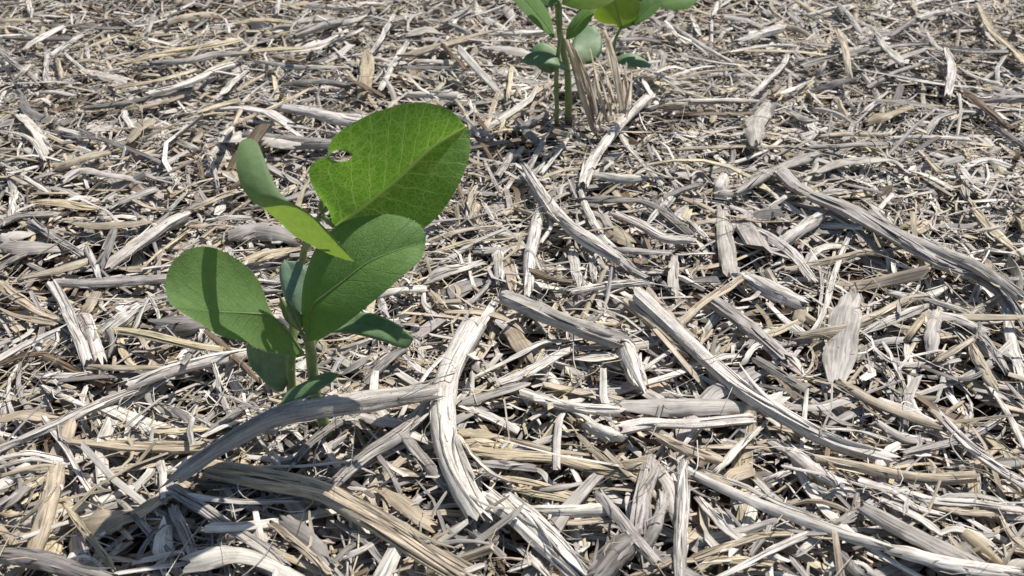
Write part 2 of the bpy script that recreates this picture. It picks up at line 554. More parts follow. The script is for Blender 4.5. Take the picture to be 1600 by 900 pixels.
def litter(name, n, L, W, S, K, label, mat, th=0.16, curl=0.25, tilt=0.16, wave=0.12, zfun=None, wide=False, xy=None,
           probs=TONE_P, heading=None, parent=None, taper=(0.35, 0.9)):
    if xy is None:
        xy = scatter_xy(n, wide)
    n = len(xy)
    ln = np.exp(rng.normal(math.log(L[0]), L[1], n)) * 0.001
    w = np.exp(rng.normal(math.log(W[0]), W[1], n)) * 0.001
    ang = rng.uniform(0, 2 * math.pi, n) if heading is None else heading
    d = np.stack([np.cos(ang), np.sin(ang)], -1)
    pr = np.stack([-d[:, 1], d[:, 0]], -1)
    t = np.linspace(-1, 1, S)[None]
    bend = rng.normal(0, wave, n)[:, None] * ln[:, None]
    bend2 = rng.normal(0, wave * 0.5, n)[:, None] * ln[:, None]
    P = np.zeros((n, S, 3))
    off = bend * (t ** 2 - 0.33) + bend2 * (t ** 3 - t)
    for k in range(2):
        P[:, :, k] = xy[:, None, k] + d[:, None, k] * t * ln[:, None] / 2 + pr[:, None, k] * off
    h = h_at(H0, xy)
    z0 = rng.uniform(0.0005, 1, n) ** 0.8 * np.maximum(h - 0.0018, 0.001) if zfun is None else zfun(xy, n)
    slope = rng.normal(0, tilt, n)[:, None]
    arc = rng.normal(0.0, 0.04, n)[:, None] * ln[:, None]
    P[:, :, 2] = z0[:, None] + slope * t * ln[:, None] / 2 + arc * (1 - t ** 2) * np.sign(rng.random((n, 1)) - 0.25)
    P[:, :, 2] = np.maximum(P[:, :, 2], 0.0003)
    tp = 1 - (1 - rng.uniform(*taper, (n, 1))) * np.clip(np.abs(t + rng.uniform(-0.5, 0.5, (n, 1))), 0, 1) ** 1.6
    wt = w[:, None] * tp
    if K == 3:
        a = np.arange(3) / 3 * 2 * math.pi
        X = np.cos(a) * wt[..., None] * 0.5
        Y = np.sin(a) * wt[..., None] * 0.5
    elif K == 4:
        a = np.array([[-0.5, 0.5, 0.5, -0.5], [0.5, 0.5, -0.5, -0.5]])
        X = a[0] * wt[..., None]
        Y = a[1] * wt[..., None] * th
    else:
        X, Y = strip_section(K, wt[..., None], wt[..., None] * th, np.broadcast_to(rng.uniform(0, curl, (n, 1, 1)), (n, S, 1)))
    roll = (rng.normal(0, 0.30, (n, 1)) + rng.normal(0, 0.25, (n, 1)) * t)
    jag = rng.uniform(-0.2, 0.9, (n, 2, K)) * w[:, None, None]
    V = sweep(P, X, Y, roll, jag)
    q, caps = grid_faces(n, S, K)
    tone = rng.choice(len(TONES), n, p=probs)
    c = TONES[tone] * (1 + rng.uniform(-0.18, 0.18, (n, 1))) * (1 + rng.uniform(-0.02, 0.02, (n, 3)))
    tint = np.concatenate([c, rng.random((n, 1))], 1)
    o = build(name, V.reshape(-1, 3), q, caps if K > 3 else None, uv=grain_uv(V), tint=np.repeat(tint, S * K, 0), mat=mat, parent=parent, sharp=40 if K > 3 else None)
    o["kind"] = "stuff"
    if label:
        o["label"] = label
    return o

litter("straw_litter", 13500, (31, 0.45), (2.4, 0.45), 6, 6, "bed of broken grey and tan straw pieces covering the soil", M_BITS, tilt=0.2)
litter("straw_slivers", 18000, (19, 0.5), (0.95, 0.4), 5, 4, "thin shredded straw slivers mixed all through the bed", M_BITS, tilt=0.22, wave=0.16)
litter("straw_chips", 1300, (9, 0.4), (4.2, 0.35), 4, 6, "short flat chips of torn straw lying in the bed", M_BITS, th=0.08, curl=0.3, tilt=0.25)
litter("old_straw", 9000, (16, 0.5), (2.0, 0.45), 4, 4, "rotting brown older straw at the bottom of the bed", M_BITS, tilt=0.15,
       zfun=lambda xy, n: rng.uniform(0.0006, 0.0045, n), probs=np.array([0.0, 0.1, 0.35, 0.0, 0.15, 0.40]))
litter("straw_crumbs", 9000, (3.2, 0.4), (1.1, 0.4), 2, 4, "crumbled chaff sprinkled between the straw pieces", M_BITS, tilt=0.3)
litter("outer_straw", 13000, (32, 0.4), (4.5, 0.4), 3, 4, "straw bed going on round the place in view", M_BITS, wide=True,
       zfun=lambda xy, n: rng.uniform(0.001, 0.013, n))

# ------------------------------------------------------------------ straw pieces that can be told apart, read off the photograph
# kind: k round stalk, K speckled stalk, s flat strip, h wide papery husk, + = lies over the others; tone, some dark ones holding painted shade; width; points
CROPS = {}
CROPS[(0, 0)] = """
s y 26 545,300 760,250 940,215 1110,180
s y 22 545,405 720,375 900,325
K w 36 700,430 860,390 1000,325 1070,300
k d 40 400,500 560,480 740,440 880,415
k g 34 730,295 880,290 1000,260 1140,250
s t 24 580,505 700,490 840,450
k g 50 1370,165 1480,125 1600,100
s w 20 1270,250 1420,235 1520,205 1600,170
s w 16 1330,235 1480,200 1600,140
K w 62 1300,500 1440,520 1600,560 1680,575
k d 62 1170,640 1300,655 1440,665 1560,675
h+ w 50 1030,655 1180,650 1360,675
s d 26 370,600 520,660 660,720 770,770
h w 56 100,540 170,610 220,700
h t 62 600,660 640,600 700,560
k t 40 270,780 380,740 490,710
h w 42 300,830 380,790 500,810 640,830
s w 26 30,750 120,830 230,889
s w 34 40,780 70,900
s w 18 950,670 990,780 1010,870
s w 24 790,640 860,670 920,690
k g 30 0,240 60,290 170,370
s w 14 90,385 200,380 370,385
s w 24 110,230 180,180 290,120
s w 20 240,250 320,200 380,165
s w 16 270,220 350,290 430,350
s w 22 220,250 210,370
s t 22 260,270 290,370
s w 22 70,370 130,310
k d 26 30,180 180,185 360,185
s w 16 160,70 230,75 300,80
s y 16 0,95 60,95 170,85
s d 24 250,115 430,130 560,130
s w 16 570,85 640,120 780,85
k t 36 800,105 900,80 980,75
s y 24 1090,110 1180,95 1340,105
s w 24 1030,430 1090,370 1140,330
s w 13 1100,170 1200,255
k g 28 1210,290 1340,315 1540,320
k d 36 1330,395 1480,385 1600,400
s y 18 920,520 1000,490 1100,465
s t 15 1050,600 1160,540 1300,480 1430,410
s w 14 1050,545 1250,570 1400,590 1580,625
s w 22 190,425 270,430 340,440
h w 30 150,470 200,460 230,480
s d 30 260,610 330,630 460,640
s w 22 30,610 140,640 210,745
s w 20 130,0 140,60
s w 22 1290,0 1280,60
k w 30 1440,25 1600,40
s d 16 880,140 960,90
s b 24 920,740 940,830
s w 15 400,200 410,270
k b 40 1080,870 1160,830 1240,770
"""
CROPS[(530, 0)] = """
s t 30 310,260 460,215 600,180 690,150
s b 22 470,195 540,270 580,320
k w 40 740,155 830,155 930,150
h w 44 330,155 400,140 470,155
h w 50 690,225 790,235 870,250
h y 60 110,440 125,340 130,240
s w 24 190,410 250,300 310,200
s b 24 40,360 110,400 180,440
k w 46 320,440 420,440 530,440
s y 22 290,340 370,365 440,380
s d 20 300,310 420,315 540,310
s w 16 700,190 780,190 860,195
h w 40 780,40 800,90
s g 16 480,100 560,60 600,30
k g 24 0,40 60,40 110,45
h w 40 0,110 60,100 110,80
s w 18 0,180 60,160 110,130
s w 20 150,240 210,150 250,70
s y 18 780,450 790,380 800,310
s y 16 740,620 770,540
k w 28 0,530 60,540 110,545
k b 26 600,590 650,660 700,730 740,790
s b 22 650,560 700,640 750,740
k g 34 730,820 770,760 800,700
k g 30 880,780 920,700 945,650
s w 28 820,760 880,840 930,900
s w 16 810,760 880,800 960,830
k+ w 48 1130,850 1180,730 1250,640 1340,530 1430,455
s w 22 1290,600 1330,670 1410,760 1490,850
s w 20 1290,850 1350,820 1420,780
s w 16 1390,310 1500,350 1600,380
s w 14 1500,365 1600,435
k t 40 1500,500 1600,490
s t 30 900,440 950,400 990,380
s t 14 820,400 840,440
s w 16 600,460 620,520
k d 40 830,560 880,620 920,660
s w 18 940,800 1010,710 1060,640 1090,600
s w 18 1450,680 1510,780 1560,870
k w 46 1180,820 1290,830 1400,830
s t 24 580,800 640,810 700,830
s g 22 670,740 710,820 740,889
s w 22 1510,100 1560,160 1600,200
k d 30 1300,185 1400,180 1480,195
s t 20 620,620 590,540 540,470
s w 15 170,560 260,470 330,420
s w 18 940,480 1010,520 1090,540
"""
CROPS[(1060, 0)] = """
s+ y 36 1380,20 1440,130 1520,210 1600,300
s y 30 1540,230 1620,300
k g 30 580,310 700,270 850,245 1000,215 1150,205 1300,235 1520,240
k t 36 740,150 770,240 800,370
K w 44 280,200 370,165 470,130
s w 26 340,440 420,370 480,300 510,240
k w 40 0,480 150,475 360,470
s w 36 1240,230 1265,330 1250,440
k d 26 980,170 1050,120 1110,80
s w 24 1110,85 1180,65 1250,50
s g 26 740,20 800,90 850,150
s w 26 910,140 960,220 1040,290
k d 30 890,400 980,350 1080,310 1160,290
k+ b 40 1340,430 1430,510 1540,600
k d 34 1450,570 1530,630 1620,690
h w 90 350,655 350,590 400,500
h y 50 900,555 980,530 1060,500
k w 34 1000,640 1130,635 1340,645
s t 24 660,630 800,620 960,630
s g 30 1150,610 1200,550 1300,520 1400,520
k g 34 620,680 760,675 940,665
h+ w 52 640,800 760,750 900,740 1000,750 1060,800
s g 50 280,880 420,800 540,750 640,715
k d 30 420,800 500,840 580,889
s t 16 0,690 200,680 560,680
s w 14 0,250 150,285 320,310
s t 13 0,370 120,335 280,320
s w 18 0,140 110,210 250,290
s w 22 60,80 100,160
s w 20 180,10 165,70
s t 14 60,80 200,70 370,75
s t 16 430,105 560,140 640,190 660,260
s g 20 510,60 570,120
k w 18 600,70 720,40 830,25
s w 16 830,325 980,350 1180,385 1400,410
s w 22 1310,320 1380,360 1490,390
s w 14 240,240 380,215 540,210
k g 36 1410,470 1500,460 1620,455
s w 20 1170,505 1260,520
s w 18 1040,570 1090,590 1140,610
s g 24 510,520 580,550 650,560
s w 16 600,420 660,480
s w 20 1150,150 1190,210 1230,240
s g 20 1270,40 1330,70 1380,90
s w 16 1440,490 1620,515
s w 26 1330,770 1430,740 1530,770
s t 30 1120,700 1190,780 1240,820
h w 56 190,880 215,815
s b 24 0,525 150,530 330,525
s w 20 100,640 200,600 300,590
s w 20 640,360 680,290
s d 40 630,420 720,390 800,370
s w 16 450,440 540,410 610,375
"""
CROPS[(0, 300)] = """
K w 68 500,340 600,270 700,200 770,150 840,115
K g 62 270,425 450,425 620,410 770,400
K+ w 52 240,430 300,530 350,640 400,780
K w 72 390,580 430,680 460,780
s t 50 390,560 430,500 450,460
k d 60 470,350 500,250 530,170
s w 34 400,260 430,320 460,400
k g 46 150,140 250,210 380,290
k g 50 0,150 110,110 240,105
s w 36 50,120 60,50 70,0
s y 40 150,45 280,50 400,75 490,80
h t 46 330,140 430,155 560,155 700,140
s t 44 120,400 240,370 400,325
s y 36 440,640 600,650 750,680 920,715 1140,740
K w 84 600,900 760,840 900,800 1120,755
s t 40 350,810 540,815 780,815
s w 26 160,850 300,850 420,840
k b 50 220,770 340,830 480,889
s t 56 0,430 100,500 200,560 300,600
s t 30 0,540 100,580 250,610
s b 30 0,800 100,760 240,745
h w 54 0,230 70,205 150,190
h g 90 30,250 120,260 220,260
k d 44 0,350 70,310 160,270
k w 90 490,640 560,590 640,540
k d 84 740,620 820,620 920,620
s y 16 650,360 740,280 870,180
s t 40 610,30 680,70 760,85
k g 42 520,80 600,40 700,0
k t 40 910,70 1000,30 1090,0
s y 50 1140,320 1240,290 1380,265
s w 40 1170,405 1300,420
s g 34 1160,445 1290,460
h g 90 1080,200 1200,180 1340,210
s w 24 620,640 650,560 680,500
s t 16 620,740 720,730 800,700
s w 34 930,700 940,640
s b 34 960,650 1040,720 1120,800 1190,870
s w 22 950,720 990,800 1020,889
s w 26 170,740 190,680
s y 24 250,500 340,515
s w 18 690,480 730,560 740,640
s t 20 880,160 1000,160 1100,170
s w 20 960,130 1060,120 1160,120
s d 24 480,600 520,680 500,760
"""
CROPS[(530, 300)] = """
s w 40 640,640 690,560 735,490
k w 60 870,460 880,330 900,200 940,60
s w 56 745,400 740,330 730,260
s w 22 700,220 725,260 745,290
s t 50 800,440 790,370 770,300
k+ g 58 910,0 1000,110 1130,200 1280,300
k g 56 1280,305 1340,350 1410,395
s w 36 1120,0 1150,90 1200,190 1280,270
k w 60 1290,110 1400,160 1500,215 1620,225
h t 70 1190,150 1270,190 1340,230
k g 44 1290,270 1400,280 1520,290
s w 50 1080,270 1095,360 1110,430
s w 40 1170,300 1180,400
h w 60 1550,310 1545,400 1550,460
k w 46 1080,465 1250,430 1420,420
s t 24 420,230 560,180 740,160
s y 26 450,280 600,230 760,215 880,195
h w 36 640,270 760,270 860,250
k b 50 900,370 970,400 1060,420
K+ g 100 780,490 900,540 1030,600 1280,680
s w 50 410,410 500,370 640,330
k w 50 190,480 300,460 400,450
s w 40 210,560 190,500
s t 40 430,470 480,530
h t 90 780,620 830,690 870,760
s w 32 620,860 800,770 930,700 1050,690
s w 46 760,880 880,830 1000,760 1080,725
s w 40 1080,775 1180,770 1290,760
k w 90 1300,680 1340,760 1390,900
s w 24 1400,830 1480,770 1570,720
k t 72 1330,510 1430,590 1550,700 1620,750
k t 66 1430,470 1520,570 1620,680
s d 40 1100,40 1300,35 1450,60 1620,190
s w 26 1430,140 1490,70 1550,10
s w 20 660,40 710,120
s t 40 640,60 610,140
s d 46 130,870 220,780 300,730
s d 36 20,840 130,770
s w 32 300,760 370,820 450,850
s w 22 960,110 980,160 935,230
s g 20 590,530 660,460 700,410
"""
CROPS[(1060, 300)] = """
k+ g 84 480,-75 560,-5 680,40 800,90 920,170 1080,260 1250,350 1400,400 1500,470 1570,590
k+ g 62 900,100 1000,180 1150,250 1300,310 1450,390 1565,480
s w 50 240,150 400,200 520,280 620,400
s t 30 220,110 380,135 590,140
h w 84 210,100 215,200 240,380
s+ t 40 0,615 120,510 240,440 340,370
k w 70 310,390 420,450 550,510
k g 84 160,510 280,590 400,690 480,760
k d 60 370,780 480,850 590,910
s w 40 420,520 500,600 600,680
s w 26 650,620 690,500 740,330 810,170
s w 18 600,250 660,380 650,600
s t 28 510,360 700,320 850,280 980,290
s w 20 990,320 1020,450
h+ w 160 730,830 760,680 790,510
s+ t 42 560,670 750,640 900,580 1060,500 1140,490
s w 42 860,650 1000,590 1140,530
h w 64 1170,740 1180,640 1200,560
s w 40 1190,560 1300,590 1420,640
k g 46 1330,580 1420,680 1520,820
k w 62 1510,520 1540,680 1600,900
s t 50 1350,700 1400,800 1460,900
s g 40 1350,570 1450,510 1510,480
s t 42 1200,780 1300,720 1360,680
h y 46 1070,660 1130,580
s w 26 950,700 1000,800 1040,889
s w 22 900,720 1000,790 1130,800
s d 24 1260,870 1360,860 1450,810
s w 32 300,800 340,730 390,700
k w 62 460,250 560,180 660,110
h y 50 1040,160 1110,140
s y 44 1370,80 1450,170 1550,260
s w 26 1430,265 1520,280 1620,300
s w 20 1290,45 1450,40 1620,30
s w 26 860,40 960,110 1010,160
s w 20 0,290 160,285
s w 26 0,110 70,160 140,220
s t 22 0,20 100,60 180,100
h w 40 190,10 310,0
s w 22 420,80 470,40 540,0
s w 46 1000,470 1120,490 1240,440
s g 42 1140,500 1250,530 1340,560
h t 60 555,610 565,540
s w 24 1130,220 1200,250 1260,280
s t 30 60,800 100,700 150,640
"""
CROPS[(0, 600)] = """
k w 62 0,300 120,250 260,190 430,110 660,20
s+ w 34 200,150 300,290 380,430 460,550
s t 78 340,270 500,280 700,295 960,305
s w 28 0,345 150,320 320,360
s w 28 0,385 160,350 330,390
s t 26 20,420 200,385 330,412
K t 96 260,420 230,550 160,770
s+ y 32 300,560 400,690 520,850
k d 96 -30,790 200,820 480,910
s g 62 700,420 850,530 1000,620 1150,720 1310,840
s w 34 760,500 900,520 1100,545 1380,550
h+ w 84 890,830 1050,795 1200,815 1370,890
s g 52 800,580 860,700 910,820
s t 36 1260,650 1400,760 1520,870
h g 84 1320,640 1450,740 1500,830
h t 120 400,650 460,640 540,620
s t 30 0,600 80,600
h g 64 0,560 60,530 110,480
s y 34 740,225 850,215 960,205
s w 26 650,180 690,220
s w 20 480,170 510,240
s w 16 740,90 850,130 970,190
h t 74 0,170 100,140 210,150
s w 26 200,10 320,70 420,110
s w 16 440,730 520,650 600,590
s w 14 300,820 400,800 490,860
s t 30 540,400 620,390 730,370
k d 40 1370,350 1450,260 1580,170
s t 20 100,640 180,560 200,500
s d 24 640,800 700,700 770,640
s t 22 1000,330 1080,390 1190,400
"""
CROPS[(530, 600)] = """
k g 78 -45,480 120,330 270,240 420,100
s g 50 280,220 380,340 500,480
h w 56 60,140 180,170 310,190
h y 50 560,220 640,230 725,240
s y 34 560,275 650,275 735,280
s y 62 600,310 760,325 960,340 1150,380 1370,420
k g 48 640,370 760,375 900,390
s y 32 760,430 900,460 1060,510 1180,540
s y 26 820,490 960,520 1100,540
k w 54 880,590 1030,590 1250,580
s t 26 980,640 1100,640 1280,630
k w 96 690,520 850,660 1000,790 1130,910
s w 60 790,520 930,640 1060,780 1150,880
s+ g 56 1210,520 1320,650 1470,830
K g 90 1380,680 1400,540 1440,380
K g 62 1430,730 1470,640 1510,520
k d 130 1190,910 1270,800 1345,720
k+ w 70 1575,910 1585,640 1590,390
k w 70 860,40 1000,90 1150,110 1290,125
h w 66 1240,100 1400,105 1600,110 1900,110
K w 70 1310,205 1450,185 1640,185 1900,165
s t 40 1290,385 1370,370 1440,345
k w 56 1160,195 1240,230 1290,245
s t 28 810,260 960,300 1150,330
s t 28 1110,240 1170,300 1250,370
s w 22 555,240 620,330 720,420 790,450
s g 30 950,490 1050,475 1140,460
k t 62 1500,255 1620,310 1750,350
s w 32 840,760 940,860 980,910
h w 70 1450,360 1530,480 1570,640
s t 44 1380,885 1480,845 1570,800
s g 40 570,85 700,50 860,0
s t 28 60,690 160,700 240,640
s w 30 800,860 900,820 960,850
s d 34 560,640 700,750 760,800
h t 80 220,500 300,560 400,640
s g 34 0,650 120,730 200,830
s w 26 30,800 120,760 210,700
s d 30 180,330 240,420 280,500
"""
CROPS[(1060, 600)] = """
s+ w 46 180,400 280,290 400,180
h w 72 480,105 640,110 790,68
K+ w 62 1210,150 1330,270 1450,370 1620,480
s g 36 1050,320 1200,290 1350,240 1500,150
k t 56 760,0 900,90 1050,150 1200,200
k t 54 660,350 850,390 1050,430 1180,440 1350,430
k w 54 1030,500 1200,540 1400,560 1620,585
k+ w 52 40,400 200,480 420,570 600,640 800,710 1000,770
k+ w 76 980,765 1200,830 1380,860 1580,885
s g 26 130,410 300,470 460,550 640,620
k g 96 880,590 1000,660 1200,760 1440,880
s w 44 850,450 1000,500 1100,570 1200,600
s w 50 950,540 1080,600 1200,680
s w 42 100,540 200,650 310,730
s t 46 90,800 250,740 420,700 590,690
s+ w 36 180,900 380,800 500,740 610,690
s g 28 340,790 410,680 440,530
s w 42 560,780 640,720
s g 42 720,660 800,610 890,550
K w 76 530,320 620,390 720,450
s t 26 110,290 250,290 400,285
s w 30 1200,700 1280,670 1400,710 1500,790
h y 60 1330,690 1400,750 1450,800
s t 24 1490,610 1540,700 1620,780
s w 42 1440,10 1520,130 1600,290
s w 26 410,450 460,425 510,410
s y 42 110,850 180,815 430,830
k d 62 730,780 780,830 860,910
h w 44 940,190 1050,255 1140,260
s w 32 670,200 830,220 1000,265
s g 40 640,100 740,170 800,190
s w 26 700,860 840,830 930,910
s t 30 1180,560 1300,590 1480,600
s w 22 600,450 640,480 690,500
h w 50 1500,900 1560,840 1620,820
"""
# the largest pieces, in the photograph's own pixels: kind tone width points | label
FULL = """
K+ w 44 738,513 706,570 690,625 697,690 722,750 750,802 | thick pale stalk, curved, standing nearest right of the front seedlings
K+ g 39 288,738 345,697 412,662 480,643 545,632 600,622 668,611 | thick dark mouldy stalk lying across the foot of the front seedlings
k t 40 330,732 430,752 500,768 560,800 640,845 745,910 | long tan frayed stalk running from the dark mouldy stalk to the bottom edge
K+ w 31 1003,468 1060,520 1120,578 1180,628 1250,668 1310,696 1387,716 | longest pale speckled stalk crossing the middle right of the field
k+ w 20 818,262 850,310 900,362 962,402 | pale split stalk leading down from the far seedlings towards the middle
"""

def parse():
    out = []
    for (x0, y0), text in CROPS.items():
        for line in text.strip().splitlines():
            f = line.split()
            pts = [(x0 + 0.3375 * float(a), y0 + 0.3375 * float(b)) for a, b in (p.split(',') for p in f[3:])]
            out.append(dict(kind=f[0][0], top='+' in f[0], tone=f[1], w=0.3375 * float(f[2]), pts=np.array(pts), label=None))
    for line in FULL.strip().splitlines():
        spec, lab = line.split(' | ')
        f = spec.split()
        pts = np.array([tuple(map(float, p.split(','))) for p in f[3:]])
        out.append(dict(kind=f[0][0], top=2 if '+' in f[0] else True, tone=f[1], w=float(f[2]), pts=pts, label=lab))
    out[-5 + 1]['arch'] = ([0, 0.2, 0.45, 0.6, 0.8, 1], [0.016, 0.022, 0.0285, 0.0285, 0.024, 0.018])
    return out

def fray(P, wid, z_half, n, tone):
    """slivers peeling off a piece, as one batch of thin strips."""
    S = 6
    Q = np.zeros((n, S, 3))
    T, Sd, Nn = frames(P[None], np.zeros((1, len(P))))
    for i in range(n):
        a = rng.uniform(-0.02, 0.75)
        b = min(a + rng.uniform(0.2, 0.55), 1.03)
        if rng.random() < 0.35:
            a, b = (rng.uniform(-0.10, 0.05), rng.uniform(0.2, 0.4)) if rng.random() < 0.5 else (rng.uniform(0.6, 0.8), rng.uniform(0.97, 1.10))
        t = np.linspace(a, b, S) * (len(P) - 1)
        off = rng.uniform(-0.5, 0.5)
        spread = rng.normal(0, 0.35) * np.linspace(0, 1, S) ** 2 * (1 if rng.random() < 0.5 else 0.4)
        if rng.random() < 0.5:
            spread = spread[::-1]
        tc = np.clip(t, 0, len(P) - 1.001)
        i0 = tc.astype(int)
        fr = (tc - i0)[:, None]
        base = P[i0] * (1 - fr) + P[i0 + 1] * fr + T[0, i0] * ((t - tc) * np.linalg.norm(P[-1] - P[0]) / (len(P) - 1))[:, None]
        h = z_half * math.sqrt(max(0.05, 1 - (2 * off) ** 2)) + 0.0002
        Q[i] = base + Sd[0, i0] * ((off + spread) * wid)[:, None] + Nn[0, i0] * (h + abs(spread) * wid * 0.35)[:, None]
    w = rng.uniform(0.07, 0.24, (n, 1, 1)) * wid
    w = np.clip(w, 0.0004, 0.0024) * (1 - 0.75 * np.abs(np.linspace(-1, 1, S))[None, :, None] ** 2.5)
    X, Y = strip_section(6, w, w * 0.35, 0.15)
    V = sweep(Q, X, Y, rng.normal(0, 0.5, (n, 1)) * np.ones((1, S)))
    return V

def make_piece(p):
    kind, tone = p['kind'], p['tone']
    S = 18 if len(p['pts']) > 2 else 14
    flat = {'k': 0.58, 'K': 0.68, 's': 0.16, 'h': 0.12}[kind]
    far = float(np.clip((330 - p['pts'][:, 1].mean()) / 200, 0, 1))      # less trodden, looser pieces farther off
    p['w'] *= 1 + 0.12 * far
    P, wid = lay(p['pts'], p['w'], flat, S, cap=0.021 if p['top'] else 0.015 + 0.003 * far, lift=0.0022 * far)
    if p.get('arch'):                         # held up in the middle by the pieces it leans on
        zz = np.maximum(P[:, 2], np.interp(np.linspace(0, 1, S), *p['arch']))
        path = smooth_path(p['pts'], S)
        P = on_height(path, zz)
        wid = p['w'] / FPX * ((P - CAMP) @ Fv)
    wid = wid * (0.9 if kind in 'kK' else 0.95)
    w0 = float(wid.mean())
    T = norm(np.gradient(P, axis=0))
    length = np.linalg.norm(np.diff(P, axis=0), axis=1).sum()
    t = np.linspace(-1, 1, S)
    # small unevenness of the run itself
    amp = min(0.07 * w0, 0.0006, 0.004 * length)
    P = P + np.stack([np.interp(t, np.linspace(-1, 1, 6), rng.normal(0, amp, 6)) for _ in range(3)], -1)
    prof = np.interp(t, np.linspace(-1, 1, 9), 1 + rng.normal(0, 0.07, 9))
    split = kind == 'k' and rng.random() < 0.5
    if kind in 'kK' and not split:
        K = 16
        a = np.arange(K) / K * 2 * math.pi
        ridge = 1 + rng.normal(0, 0.09, K)
        g = rng.integers(0, K)
        ridge[g] *= 0.72
        local = 1 + rng.normal(0, 0.03, (S, K))
        taper = np.ones(S)
        if rng.random() < 0.4:                # a node on the stalk
            taper = 1 + 0.20 * np.exp(-((t - rng.uniform(-0.7, 0.7)) / 0.07) ** 2)
        r = 0.5 * wid[:, None] * prof[:, None] * ridge[None] * local * taper[:, None]
        X, Y = np.cos(a) * r, np.sin(a) * r * flat
        jag = np.abs(rng.normal(0, 0.35, (2, K))) * w0
        sp = rng.integers(0, K, 3)
        jag[rng.integers(0, 2, 3), sp] += rng.uniform(0.3, 1.0, 3) * w0
        roll = np.zeros(S) + rng.normal(0, 0.15) * t
        zh = 0.5 * w0 * flat
        mat = M_SPECK if kind == 'K' else M_STRAW
    else:
        K = 14
        # a flat strip seen at a slant looks narrower: the real one is wider
        Sd = norm(np.stack([T[:, 1], -T[:, 0], np.zeros(S)], -1))
        view = norm(P - CAMP)
        vis = np.linalg.norm(Sd - (Sd * view).sum(-1, keepdims=True) * view, axis=-1)
        ww = wid * np.clip(1 / np.maximum(vis, 0.1), 1, 1.35)
        th = {'s': 0.14, 'h': 0.05, 'k': 0.16}[kind]
        th = max(th * w0, 0.0003)
        curve = {'s': rng.uniform(0.02, 0.22), 'h': rng.uniform(0.05, 0.28), 'k': rng.uniform(0.25, 0.42)}[kind]
        end = 1 - 0.55 * np.clip((np.abs(t + rng.uniform(-0.12, 0.12)) - 0.6) / 0.4, 0, 1) ** 1.5 * rng.uniform(0.2, 1)
        wt = (ww * prof * end)[:, None]
        X, Y = strip_section(K, wt, th, curve)
        X = X * (1 + rng.normal(0, 0.035, (S, K)))
        Y = Y + np.repeat(rng.normal(0, 0.10, (1, K // 2)), 2, 0).reshape(1, -1)[:, np.r_[0:K // 2, K // 2:K][:K]] * th
        jag = rng.uniform(-0.1, 0.9, (2, K)) * w0
        jag[:, K // 2:] = jag[:, :K // 2][:, ::-1]
        # tip it a little towards the light side or the viewer
        roll = np.interp(t, [-1, 0, 1], rng.normal(0, 0.28, 3)) + (0.0 if kind == 'h' else rng.normal(0, 0.15))
        zh = th * 0.5 + curve * w0 * 0.8
        mat = M_HUSK if kind == 'h' else M_STRAW
    V = sweep(P[None], X[None], Y[None], roll[None], jag[None])
    if kind in 'kK' and not split:            # hollow, torn ends: the wall turns inwards at both ends
        def inner(e, nb):
            c = V[0, e].mean(0)
            t_in = norm(P[nb] - P[e])
            return c + (V[0, e] - c - ((V[0, e] - c) @ t_in)[:, None] * t_in) * 0.70 + t_in * w0 * 0.9
        V = np.concatenate([inner(0, 2)[None, None], V, inner(-1, -3)[None, None]], 1)
        S += 2
    q, caps = grid_faces(1, S, K)
    uvs = grain_uv(V)
    Vv = V.reshape(-1, 3)
    tint = np.repeat(tint_for(tone), len(Vv), 0)
    big = p['w'] * length * 1000
    nf = int(np.clip(rng.poisson(0.30 * p['w'] + length * 60), 1, 26)) if kind != 'h' else int(rng.random() < 0.6)
    ob_q, ob_uv = q, uvs
    if nf:
        nf = max(1, nf // 2) if kind == 'K' else nf
        F = fray(P, w0, zh * 0.9, nf, tone)
        fq, fc = grid_faces(nf, F.shape[1], F.shape[2])
        ft = np.repeat(tint_for(tone, nf, 0.32), F.shape[1] * F.shape[2], 0)
        ob_q = np.vstack([q, fq + len(Vv)])
        ob_uv = np.vstack([uvs, grain_uv(F)])
        Vv = np.vstack([Vv, F.reshape(-1, 3)])
        tint = np.vstack([tint, ft])
    name = {'k': 'straw_stalk', 'K': 'straw_stalk', 's': 'straw_strip', 'h': 'dry_husk'}[kind]
    origin = P.mean(0)
    o = build(name, Vv - origin, ob_q, caps, uv=ob_uv, tint=tint, mat=mat, sharp=55)
    o.location = origin
    stamp(P, w0 * 0.5, zh)
    p['obj'], p['length'], p['split'] = o, length, split
    return o

PIECES = parse()
order = sorted(PIECES, key=lambda p: (int(p['top']), {'k': 0, 'K': 0, 'h': 0.4, 's': 0.6}[p['kind']] + rng.random() * 0.8))
for p in order:
    make_piece(p)

# ------------------------------------------------------------------ words for each piece
LAND = [(300, 470, "the front left leaf"), (610, 250, "the leaf with the hole"), (600, 460, "the front right leaf"),
        (365, 240, "the narrow folded leaf"), (870, 165, "the far seedlings' stems"), (990, 60, "the far yellowish leaf"),
        (480, 650, "the dark mouldy stalk"), (705, 640, "the thick curved stalk"), (1310, 530, "the crumpled white husk"),
        (1400, 370, "the long forked grey stalk"), (1190, 620, "the longest speckled stalk"), (1540, 180, "the dark brown stick"),
        (945, 120, "the frayed upright straw"), (210, 390, "the slanting speckled stalk"), (120, 500, "the leaning speckled stalk"),
        (1070, 810, "the pale upright-looking slab"), (640, 850, "the long tan frayed stalk"), (1300, 230, "the arched pale husk"),
        (1570, 60, "the straight yellowish strip"), (390, 870, "the bottom edge husk"),
        (500, 180, "the fat far stalk"), (890, 340, "the split pale stalk"),
        (1550, 720, "the right edge speckled stalk"), (60, 700, "the left edge slanting stalk"),
        (900, 510, "the fat speckled log"), (250, 80, "the longest yellowish strip")]
